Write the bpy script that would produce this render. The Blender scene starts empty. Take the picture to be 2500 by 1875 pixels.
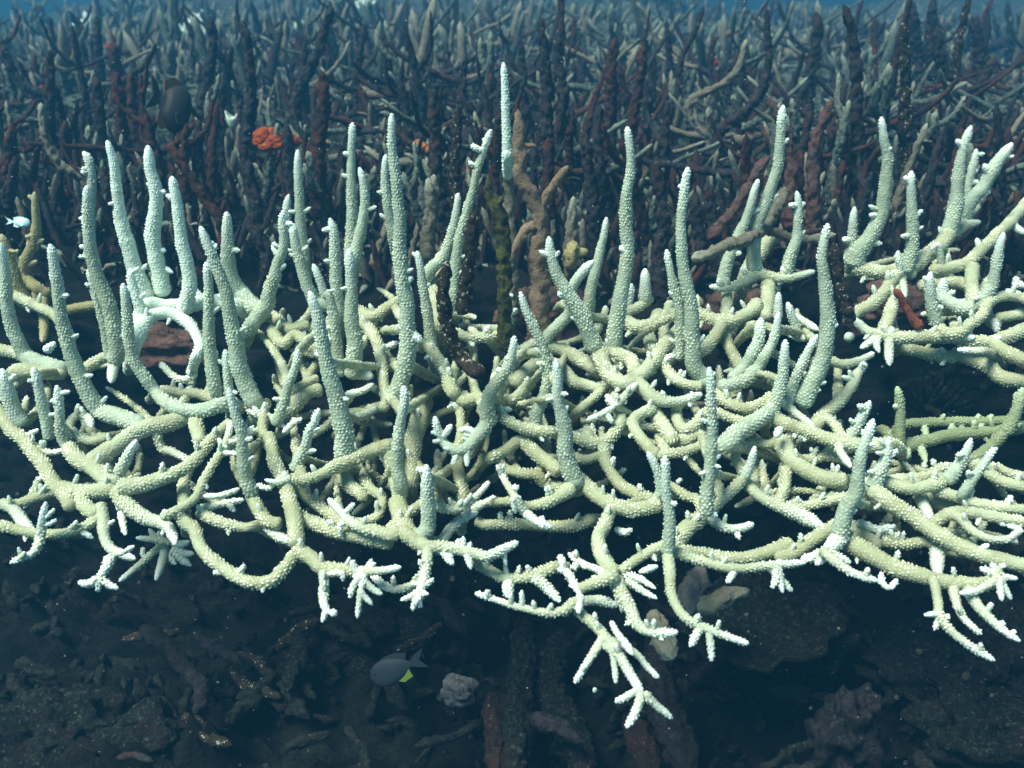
import bpy, math, random
import numpy as np
from mathutils import Vector, Matrix
random.seed(7); RNG = np.random.default_rng(7)
scene = bpy.context.scene

# ------------------------------------------------------------------ camera
F_PX = 2400.0; CX, CY = 1250.0, 937.5          # focal length in the photograph's pixels
PITCH = math.radians(25.0)
CAM = np.array([0.0, 0.0, 1.0])
FWD = np.array([0.0, math.cos(PITCH), -math.sin(PITCH)])
RGT = np.array([1.0, 0.0, 0.0])
UPV = np.array([0.0, math.sin(PITCH), math.cos(PITCH)])
cd = bpy.data.cameras.new("camera"); cam = bpy.data.objects.new("camera", cd)
scene.collection.objects.link(cam); scene.camera = cam
cam.location = CAM; cam.rotation_euler = (math.radians(90) - PITCH, 0, 0)
cd.sensor_width = 36.0; cd.lens = 36.0 * F_PX / 2500.0
cd.clip_start = 0.01; cd.clip_end = 200.0
cd.dof.use_dof = True; cd.dof.focus_distance = 0.86; cd.dof.aperture_fstop = 9.0

# ------------------------------------------------------------------ light
SUN_EL, SUN_AZ = math.radians(63), math.radians(238)   # azimuth: where the light comes from, clockwise from +Y
w = bpy.data.worlds.new("World"); scene.world = w; w.use_nodes = True
nt = w.node_tree; nt.nodes.clear()
sky = nt.nodes.new("ShaderNodeTexSky"); sky.sky_type = 'NISHITA'; sky.sun_disc = False
sky.sun_elevation = SUN_EL; sky.sun_rotation = SUN_AZ
mixn = nt.nodes.new("ShaderNodeMix"); mixn.data_type = 'RGBA'; mixn.blend_type = 'MULTIPLY'
mixn.inputs[0].default_value = 1.0; mixn.inputs[7].default_value = (0.40, 0.93, 0.92, 1)   # sea water swallows the red
bg = nt.nodes.new("ShaderNodeBackground"); bg.inputs[1].default_value = 0.075
wo = nt.nodes.new("ShaderNodeOutputWorld")
nt.links.new(sky.outputs[0], mixn.inputs[6]); nt.links.new(mixn.outputs[2], bg.inputs[0]); nt.links.new(bg.outputs[0], wo.inputs[0])
sl = bpy.data.lights.new("sun", 'SUN'); sl.energy = 4.2; sl.angle = math.radians(24); sl.color = (0.97, 1.0, 0.84)
so = bpy.data.objects.new("sun", sl); scene.collection.objects.link(so)
sd = Vector((math.sin(SUN_AZ) * math.cos(SUN_EL), math.cos(SUN_AZ) * math.cos(SUN_EL), math.sin(SUN_EL)))
so.rotation_euler = sd.to_track_quat('Z', 'Y').to_euler(); so.location = (0, 0, 3)
vs = scene.view_settings; vs.view_transform = 'Standard'; vs.look = 'None'; vs.gamma = 1.0; vs.use_curve_mapping = False
vs.exposure = 1.0
scene.cycles.volume_bounces = 1; scene.cycles.max_bounces = 6

# ------------------------------------------------------------------ helpers
def ray(x, y, d):
    x = np.asarray(x, float); y = np.asarray(y, float); d = np.asarray(d, float)
    v = FWD + ((x - CX) / F_PX)[..., None] * RGT - ((y - CY) / F_PX)[..., None] * UPV
    return CAM + v * d[..., None]
_cy = [0, 300, 450, 600, 800, 1000, 1200, 1400, 1600, 1800]
_cd = [2.2, 1.42, 1.2, 1.05, .95, .87, .80, .74, .70, .67]
def Dc(y): return np.interp(y, _cy, _cd)                 # depth of the living coral's shelf
_gy = [20, 60, 100, 200, 300, 450, 600, 750, 900, 1100, 1300, 1500, 1700, 1875, 2200, 2600]
_gd = [5.0, 3.6, 2.9, 2.05, 1.65, 1.36, 1.22, 1.17, 1.14, 1.12, 1.08, 1.02, .94, .87, .74, .6]
def Dg(y): return np.interp(y, _gy, _gd)                 # depth of the reef slope

def hsh(ix, iy, iz, seed=0):
    h = (ix.astype(np.int64) * 374761393 + iy.astype(np.int64) * 668265263 + iz.astype(np.int64) * 2147483647 + seed * 974634777) & 0xffffffff
    h = ((h ^ (h >> 13)) * 1274126177) & 0xffffffff
    return ((h ^ (h >> 16)) & 0xffff) / 65535.0
def noise(p, s=1.0, seed=0):
    p = np.asarray(p) * s; i = np.floor(p); f = p - i; f = f * f * (3 - 2 * f); r = 0
    for a in (0, 1):
        for b in (0, 1):
            for c in (0, 1):
                wgt = (f[..., 0] if a else 1 - f[..., 0]) * (f[..., 1] if b else 1 - f[..., 1]) * (f[..., 2] if c else 1 - f[..., 2])
                r = r + wgt * hsh(i[..., 0] + a, i[..., 1] + b, i[..., 2] + c, seed)
    return r * 2 - 1
def fbm(p, s, n=3, seed=0):
    return sum(noise(p, s * 2 ** k, seed + k) * 0.5 ** k for k in range(n))

def mesh_from(name, V, Fq, mat, attrs=None, smooth=True):
    me = bpy.data.meshes.new(name)
    V = np.asarray(V, np.float32); Fq = np.asarray(Fq, np.int32)
    me.vertices.add(len(V)); me.vertices.foreach_set("co", V.ravel())
    n = len(Fq); k = Fq.shape[1]
    me.loops.add(n * k); me.loops.foreach_set("vertex_index", Fq.ravel())
    me.polygons.add(n); me.polygons.foreach_set("loop_start", np.arange(0, n * k, k, dtype=np.int32))
    me.polygons.foreach_set("use_smooth", np.full(n, smooth))
    me.update(calc_edges=True)
    for an, av in (attrs or {}).items():
        a = me.attributes.new(an, 'FLOAT', 'POINT'); a.data.foreach_set("value", np.asarray(av, np.float32))
    me.materials.append(mat); return me
def link(name, me, parent=None):
    o = bpy.data.objects.new(name, me); scene.collection.objects.link(o)
    if parent is not None: o.parent = parent
    return o
def tag(o, label, cat, group=None):
    o['label'] = label; o['category'] = cat
    if group: o['group'] = group
    return o
def thing(name, label, cat, loc, group=None):
    o = bpy.data.objects.new(name, None); scene.collection.objects.link(o)
    o.location = loc; o.empty_display_size = 0.01
    return tag(o, label, cat, group)

def catmull(P, R, ds):
    P = np.asarray(P, float); R = np.asarray(R, float)
    if len(P) == 2:
        P = np.vstack([P[0], (P[0] + P[1]) / 2, P[1]]); R = np.array([R[0], R.mean(), R[1]])
    Q = np.vstack([2 * P[0] - P[1], P, 2 * P[-1] - P[-2]]); out = []; rr = []
    for i in range(len(P) - 1):
        p0, p1, p2, p3 = Q[i:i + 4]; t = np.linspace(0, 1, 12, endpoint=False)[:, None]
        out.append(0.5 * (2 * p1 + (p2 - p0) * t + (2 * p0 - 5 * p1 + 4 * p2 - p3) * t ** 2 + (3 * p1 - p0 - 3 * p2 + p3) * t ** 3))
        rr.append(R[i] + (R[i + 1] - R[i]) * t[:, 0])
    out.append(P[-1:]); rr.append(R[-1:]); C = np.vstack(out); rr = np.concatenate(rr)
    s = np.concatenate([[0], np.cumsum(np.linalg.norm(np.diff(C, axis=0), axis=1))]); L = s[-1]
    n = max(4, int(L / ds) + 1); S = np.linspace(0, L, n)
    return np.stack([np.interp(S, s, C[:, k]) for k in range(3)], 1), np.interp(S, s, rr), S

def frames(C):
    T = np.gradient(C, axis=0); T /= np.linalg.norm(T, axis=1)[:, None] + 1e-12
    a = np.array([0, 0, 1.0]) if abs(T[0, 2]) < 0.9 else np.array([1.0, 0, 0])
    N = np.zeros_like(C); n = np.cross(T[0], a); n /= np.linalg.norm(n); N[0] = n
    for i in range(1, len(C)):
        n = n - T[i] * n.dot(T[i]); n /= np.linalg.norm(n); N[i] = n
    return T, N, np.cross(T, N)

def tube(P, R, style='coral', seed=0, tip=(True, False), amp=1.0, cols=None, ds=None, plen=0.016):
    """Tapering rounded branch along P.  tip: which ends are free tips.  Returns verts, quads, attributes"""
    R = np.asarray(R, float)
    if style == 'coral':
        c = 0.0026; nc = max(6, int(round(2 * math.pi * R.mean() / c))); cols = 4 * nc; ds = c / 3
    else:
        cols = cols or 14; ds = ds or R.mean() * 0.55
    C, r, S = catmull(P, R, ds); T, N, B = frames(C); n = len(C); L = S[-1]
    caps = np.ones(n)
    for e, st in ((0, S), (1, L - S)):
        rc = min((r[0] if e == 0 else r[-1]) * (3.6 if tip[e] else 0.8), L * 0.45)
        q = np.clip(st / rc, 0, 1); caps *= np.sqrt(np.clip(1 - (1 - q) ** 2, 0.0004, 1))
    th = np.arange(cols) * 2 * math.pi / cols
    dirs = np.cos(th)[None, :, None] * N[:, None] + np.sin(th)[None, :, None] * B[:, None]
    base = C[:, None] + dirs * (r * caps)[:, None, None]
    big = fbm(base, 90, 2, 3)
    rad = r[:, None] * caps[:, None] * (1 + 0.07 * big)
    pale = np.zeros((n, cols))
    for e, st in ((0, S), (1, L - S)):
        if tip[e]: pale = np.maximum(pale, np.exp(-st / plen)[:, None])
    if style == 'coral':
        ii, jj = np.meshgrid(np.arange(cols), np.arange(n)); v = jj / 3.0; j = np.floor(v)
        u = ii / 4.0 + 0.5 * (j % 2) + noise(np.stack([v * .5, ii * 0 + seed, ii * 0.], -1), 1.0) * 0.0
        i = np.floor(u) % nc
        du = u - np.floor(u) - 0.5 + .42 * (hsh(i, j, np.full_like(i, seed), 8) - .5); dv = v - j - 0.34 + .42 * (hsh(i, j, np.full_like(i, seed), 9) - .5)
        k = np.clip(1 - (du ** 2 + dv ** 2 * 1.1) / 0.14, 0, 1)
        a = 0.5 + 0.8 * hsh(i, j, np.full_like(i, seed), 5)
        worn = np.clip(.78 + 1.1 * fbm(base, 75, 2, 77), .6, 1.2)
        bump = k * a * worn; h = bump * 0.00135 * amp * np.clip(caps, .35, 1)[:, None]
        X = C[:, None] + dirs * (rad + h)[..., None]
        dirn = 1.0 if (tip[1] and not tip[0]) else -1.0
        X = X + T[:, None] * (h * 0.75 * dirn)[..., None]
        knob = bump
    else:
        rough = fbm(base, 260, 3, 11 + seed) ; lump = fbm(base, 110, 2, 31 + seed)
        h = r[:, None] * caps[:, None] * (0.40 * rough + 0.16 * lump) * amp
        X = C[:, None] + dirs * (rad + h)[..., None]; knob = rough
    idx = np.arange(n * cols).reshape(n, cols); a0 = idx[:-1]; a1 = np.roll(a0, -1, 1); b0 = idx[1:]; b1 = np.roll(b0, -1, 1)
    Fq = np.stack([a0, b0, b1, a1], -1).reshape(-1, 4)
    return X.reshape(-1, 3), Fq, dict(pale=pale.ravel(), knob=knob.ravel())

# ------------------------------------------------------------------ materials
def mat_new(name):
    m = bpy.data.materials.new(name); m.use_nodes = True; nt = m.node_tree
    return m, nt, nt.nodes["Principled BSDF"]
def nd(nt, t, **k):
    n = nt.nodes.new(t)
    for a, b in k.items(): setattr(n, a, b)
    return n
def mixc(nt, fac, a, b):
    m = nd(nt, "ShaderNodeMix", data_type='RGBA')
    for s, v in ((m.inputs[0], fac), (m.inputs[6], a), (m.inputs[7], b)):
        if isinstance(v, bpy.types.NodeSocket): nt.links.new(v, s)
        elif isinstance(v, (int, float)): s.default_value = v
        else: s.default_value = (*v, 1)
    return m.outputs[2]
def noise_fac(nt, scale, lo, hi, detail=3, rough=.6, seed=0):
    tc = nd(nt, "ShaderNodeTexCoord"); n = nd(nt, "ShaderNodeTexNoise", noise_dimensions='4D'); n.inputs['Scale'].default_value = scale
    n.inputs['Detail'].default_value = detail; n.inputs['Roughness'].default_value = rough; n.inputs['W'].default_value = seed
    g = nd(nt, "ShaderNodeNewGeometry"); nt.links.new(g.outputs['Position'], n.inputs['Vector'])
    r = nd(nt, "ShaderNodeMapRange"); r.inputs[1].default_value = lo; r.inputs[2].default_value = hi
    nt.links.new(n.outputs[0], r.inputs[0]); return r.outputs[0]
def bump(nt, bs, fac, strength, dist):
    b = nd(nt, "ShaderNodeBump"); b.inputs['Strength'].default_value = strength; b.inputs['Distance'].default_value = dist
    nt.links.new(fac, b.inputs['Height']); nt.links.new(b.outputs[0], bs.inputs['Normal'])
def coral_mat(name, base, mid, tipc, knobc, seed=0):
    m, nt, bs = mat_new(name)
    n1 = noise_fac(nt, 9, .38, .62, 2, .5, seed); n2 = noise_fac(nt, 60, .35, .7, 3, .6, seed + 1)
    c = mixc(nt, n1, base, mid); 
    dark = tuple(v * 0.82 for v in base); c2 = mixc(nt, n2, c, dark); n3 = noise_fac(nt, 22, .60, .70, 4, .6, seed + 20); c2 = mixc(nt, n3, c2, tuple(v * f for v, f in zip(base, (.72, .66, .6))))
    at = nd(nt, "ShaderNodeAttribute", attribute_name='knob'); mr = nd(nt, "ShaderNodeMapRange")
    mr.inputs[1].default_value = .30; mr.inputs[2].default_value = .75; mr.inputs[4].default_value = 0.95
    nt.links.new(at.outputs['Fac'], mr.inputs[0]); c3 = mixc(nt, mr.outputs[0], c2, knobc)
    ap = nd(nt, "ShaderNodeAttribute", attribute_name='pale'); pm = nd(nt, "ShaderNodeMath", operation='MULTIPLY'); pm.inputs[1].default_value = .8; nt.links.new(ap.outputs['Fac'], pm.inputs[0]); c4 = mixc(nt, pm.outputs[0], c3, tipc)
    nt.links.new(c4, bs.inputs['Base Color']); bs.inputs['Roughness'].default_value = .72
    bs.inputs['Specular IOR Level'].default_value = .25
    bump(nt, bs, noise_fac(nt, 700, 0, 1, 2), .35, .0006); return m
M_coral = coral_mat("bleached_coral", (.34, .355, .215), (.45, .49, .34), (.82, .93, .88), (.74, .79, .60))
M_coral_w = coral_mat("white_coral", (.56, .68, .58), (.66, .78, .66), (.85, .95, .90), (.80, .88, .78), 4)
M_coral_s = coral_mat("spire_coral", (.31, .37, .27), (.41, .49, .38), (.82, .92, .88), (.70, .78, .62), 14)
M_coral_y = coral_mat("yellowish_coral", (.24, .22, .10), (.32, .30, .15), (.45, .42, .25), (.42, .40, .24), 7)
M_coral_g = coral_mat("olive_coral", (.20, .24, .13), (.27, .31, .19), (.5, .6, .4), (.36, .40, .26), 9)

def dead_mat(name, a, b, c, seed=0, thr=(.5, .72), pale=(.22, .22, .17), pthr=(.62, .8), tipc=None):
    m, nt, bs = mat_new(name)
    f1 = noise_fac(nt, 45, *thr, 4, .65, seed); f2 = noise_fac(nt, 160, .4, .62, 3, .7, seed + 3)
    col = mixc(nt, f2, a, b); col = mixc(nt, f1, col, c)
    f3 = noise_fac(nt, 260, *pthr, 2, .7, seed + 6); col = mixc(nt, f3, col, pale)
    if tipc:
        ap = nd(nt, "ShaderNodeAttribute", attribute_name='pale'); mt_ = nd(nt, "ShaderNodeMath", operation='MULTIPLY'); mt_.inputs[1].default_value = .8
        nt.links.new(ap.outputs['Fac'], mt_.inputs[0]); col = mixc(nt, mt_.outputs[0], col, tipc)
    nt.links.new(col, bs.inputs['Base Color']); bs.inputs['Roughness'].default_value = .95
    bs.inputs['Specular IOR Level'].default_value = .1
    bump(nt, bs, noise_fac(nt, 420, 0, 1, 4, .7), .9, .004); return m
M_dead = {
 'd': dead_mat("dead_coral_dark", (.018, .019, .026), (.045, .046, .05), (.07, .032, .028), 0, pale=(.2, .22, .18)),
 'k': dead_mat("dead_coral_black", (.022, .017, .014), (.042, .035, .026), (.05, .038, .028), 2, pale=(.45, .45, .38), pthr=(.6, .66)),
 'r': dead_mat("dead_coral_rust", (.020, .017, .022), (.045, .028, .028), (.085, .032, .022), 5, (.42, .62)),
 'w': dead_mat("dead_coral_dusty", (.12, .11, .085), (.22, .20, .15), (.17, .12, .08), 8, pale=(.4, .4, .32), tipc=(.4, .42, .33)),
 'p': dead_mat("dead_coral_pinkish", (.085, .05, .048), (.13, .08, .07), (.15, .06, .05), 11),
 'm': dead_mat("dead_coral_mossy", (.03, .035, .02), (.10, .10, .03), (.05, .04, .02), 13),
 'b': dead_mat('dark_rubble', (.008, .010, .010), (.026, .030, .025), (.02, .016, .014), 27, pale=(.12, .13, .10)),  # rubble tint darkened to carry the shade of the lower slope
 'a2': dead_mat('stalk_greybrown', (.17, .15, .11), (.27, .25, .19), (.15, .11, .08), 29),
 'r2': dead_mat('dead_coral_maroon', (.014, .010, .010), (.03, .018, .016), (.04, .018, .014), 25),
 'o': dead_mat("dead_coral_redstick", (.22, .06, .035), (.30, .10, .05), (.18, .05, .03), 15),
 'y': dead_mat("dead_coral_yellow", (.35, .30, .13), (.5, .45, .22), (.3, .2, .1), 17, pale=(.7, .7, .5)),
 'a': dead_mat("antler_brown", (.20, .14, .095), (.27, .195, .135), (.14, .10, .07), 19, pale=(.36, .27, .15)),
 'g': dead_mat("dead_coral_teal", (.035, .05, .052), (.12, .15, .13), (.06, .07, .06), 23, pale=(.35, .38, .3), pthr=(.58, .75), tipc=(.38, .42, .32)),
}
# ------------------------------------------------------------------ the reef slope and sea bed
m_ground, nt, bs = mat_new("reef_rubble")
f1 = noise_fac(nt, 14, .42, .6, 5, .7, 2); f2 = noise_fac(nt, 70, .4, .62, 4, .7, 4); f3 = noise_fac(nt, 38, .60, .70, 3, .7, 9); f4 = noise_fac(nt, 8, .56, .68, 3, .6, 12)
col = mixc(nt, f1, (.006, .008, .008), (.024, .029, .024)); col = mixc(nt, f2, col, (.010, .011, .010));  # near-black base paints in the shade under the coral ledge
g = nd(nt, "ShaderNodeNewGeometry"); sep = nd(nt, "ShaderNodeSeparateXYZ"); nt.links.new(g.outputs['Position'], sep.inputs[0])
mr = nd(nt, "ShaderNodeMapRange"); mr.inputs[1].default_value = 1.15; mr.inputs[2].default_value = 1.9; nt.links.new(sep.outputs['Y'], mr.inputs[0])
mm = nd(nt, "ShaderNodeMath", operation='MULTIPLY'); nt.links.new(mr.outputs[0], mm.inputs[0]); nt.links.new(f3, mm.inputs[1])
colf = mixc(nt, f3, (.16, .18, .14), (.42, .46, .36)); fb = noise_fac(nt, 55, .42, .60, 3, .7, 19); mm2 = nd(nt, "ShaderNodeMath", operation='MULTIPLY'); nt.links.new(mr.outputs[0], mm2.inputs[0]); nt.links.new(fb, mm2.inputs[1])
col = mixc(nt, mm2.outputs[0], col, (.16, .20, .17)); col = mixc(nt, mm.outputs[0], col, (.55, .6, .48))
col = mixc(nt, f4, col, (.026, .02, .02))
nt.links.new(col, bs.inputs['Base Color']); bs.inputs['Roughness'].default_value = .95; bs.inputs['Specular IOR Level'].default_value = .1
bump(nt, bs, noise_fac(nt, 160, 0, 1, 5, .75), 1.0, .012)

rows = 460; colsn = 420
gy = np.linspace(2600, 20, 360); gd = Dg(gy)
prof = ray(np.full(360, CX), gy, gd)[:, 1:]                       # (Y, Z) of the slope
ext = np.array([[prof[-1, 0] + k * 0.12, prof[-1, 1] - 0.0006 * k * k] for k in range(1, 61)])
prof = np.vstack([prof, ext])
tx = np.linspace(-1, 1, colsn); nr = len(prof)
halfw = 1.1 + np.clip(prof[:, 0], 0, 20) * 0.95
X = tx[None, :] * halfw[:, None]; Yp = np.repeat(prof[:, :1], colsn, 1); Zp = np.repeat(prof[:, 1:], colsn, 1)
P = np.stack([X, Yp, Zp], -1)
tan = np.gradient(prof, axis=0); tan /= np.linalg.norm(tan, axis=1)[:, None]; nrm = np.stack([np.zeros(nr), -tan[:, 1], tan[:, 0]], -1)
steep = np.clip((1.25 - prof[:, 0]) / 0.3, 0, 1)
disp = (0.05 * fbm(P, 5, 3, 1) + 0.030 * np.abs(fbm(P, 22, 3, 4))) * (0.5 + 0.7 * steep)[:, None] + (0.010 + .018 * steep[:, None]) * np.abs(fbm(P, 55, 3, 8))
far = np.clip((prof[:, 0] - 2.2) / 2, 0, 1)[:, None]
disp = disp + far * 0.16 * fbm(P * np.array([1, .5, 1]), 0.9, 2, 21) - far * 0.05 - far * 0.30 * np.clip((-X / halfw[:, None]) * 1.6 - .45, 0, 1) - 0.09 * steep[:, None] * np.clip(fbm(P, 3.1, 2, 61) + .1, 0, 1)
P = P + nrm[:, None] * disp[..., None]
idx = np.arange(nr * colsn).reshape(nr, colsn)
Fq = np.stack([idx[:-1, :-1], idx[:-1, 1:], idx[1:, 1:], idx[1:, :-1]], -1).reshape(-1, 4)
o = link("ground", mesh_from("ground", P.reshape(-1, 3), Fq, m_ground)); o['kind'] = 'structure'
GROUND = P
def ground_pt(x, y):
    """point of the displaced slope nearest to the line of sight through a photo pixel"""
    p = ray(x, y, Dg(y)); r = int(np.argmin(np.abs(prof[:, 0] - p[1]) + 0.5 * np.abs(prof[:, 1] - p[2])))
    c = int(np.clip(round((p[0] / halfw[r] + 1) / 2 * (colsn - 1)), 0, colsn - 1)); return GROUND[r, c]

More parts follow.
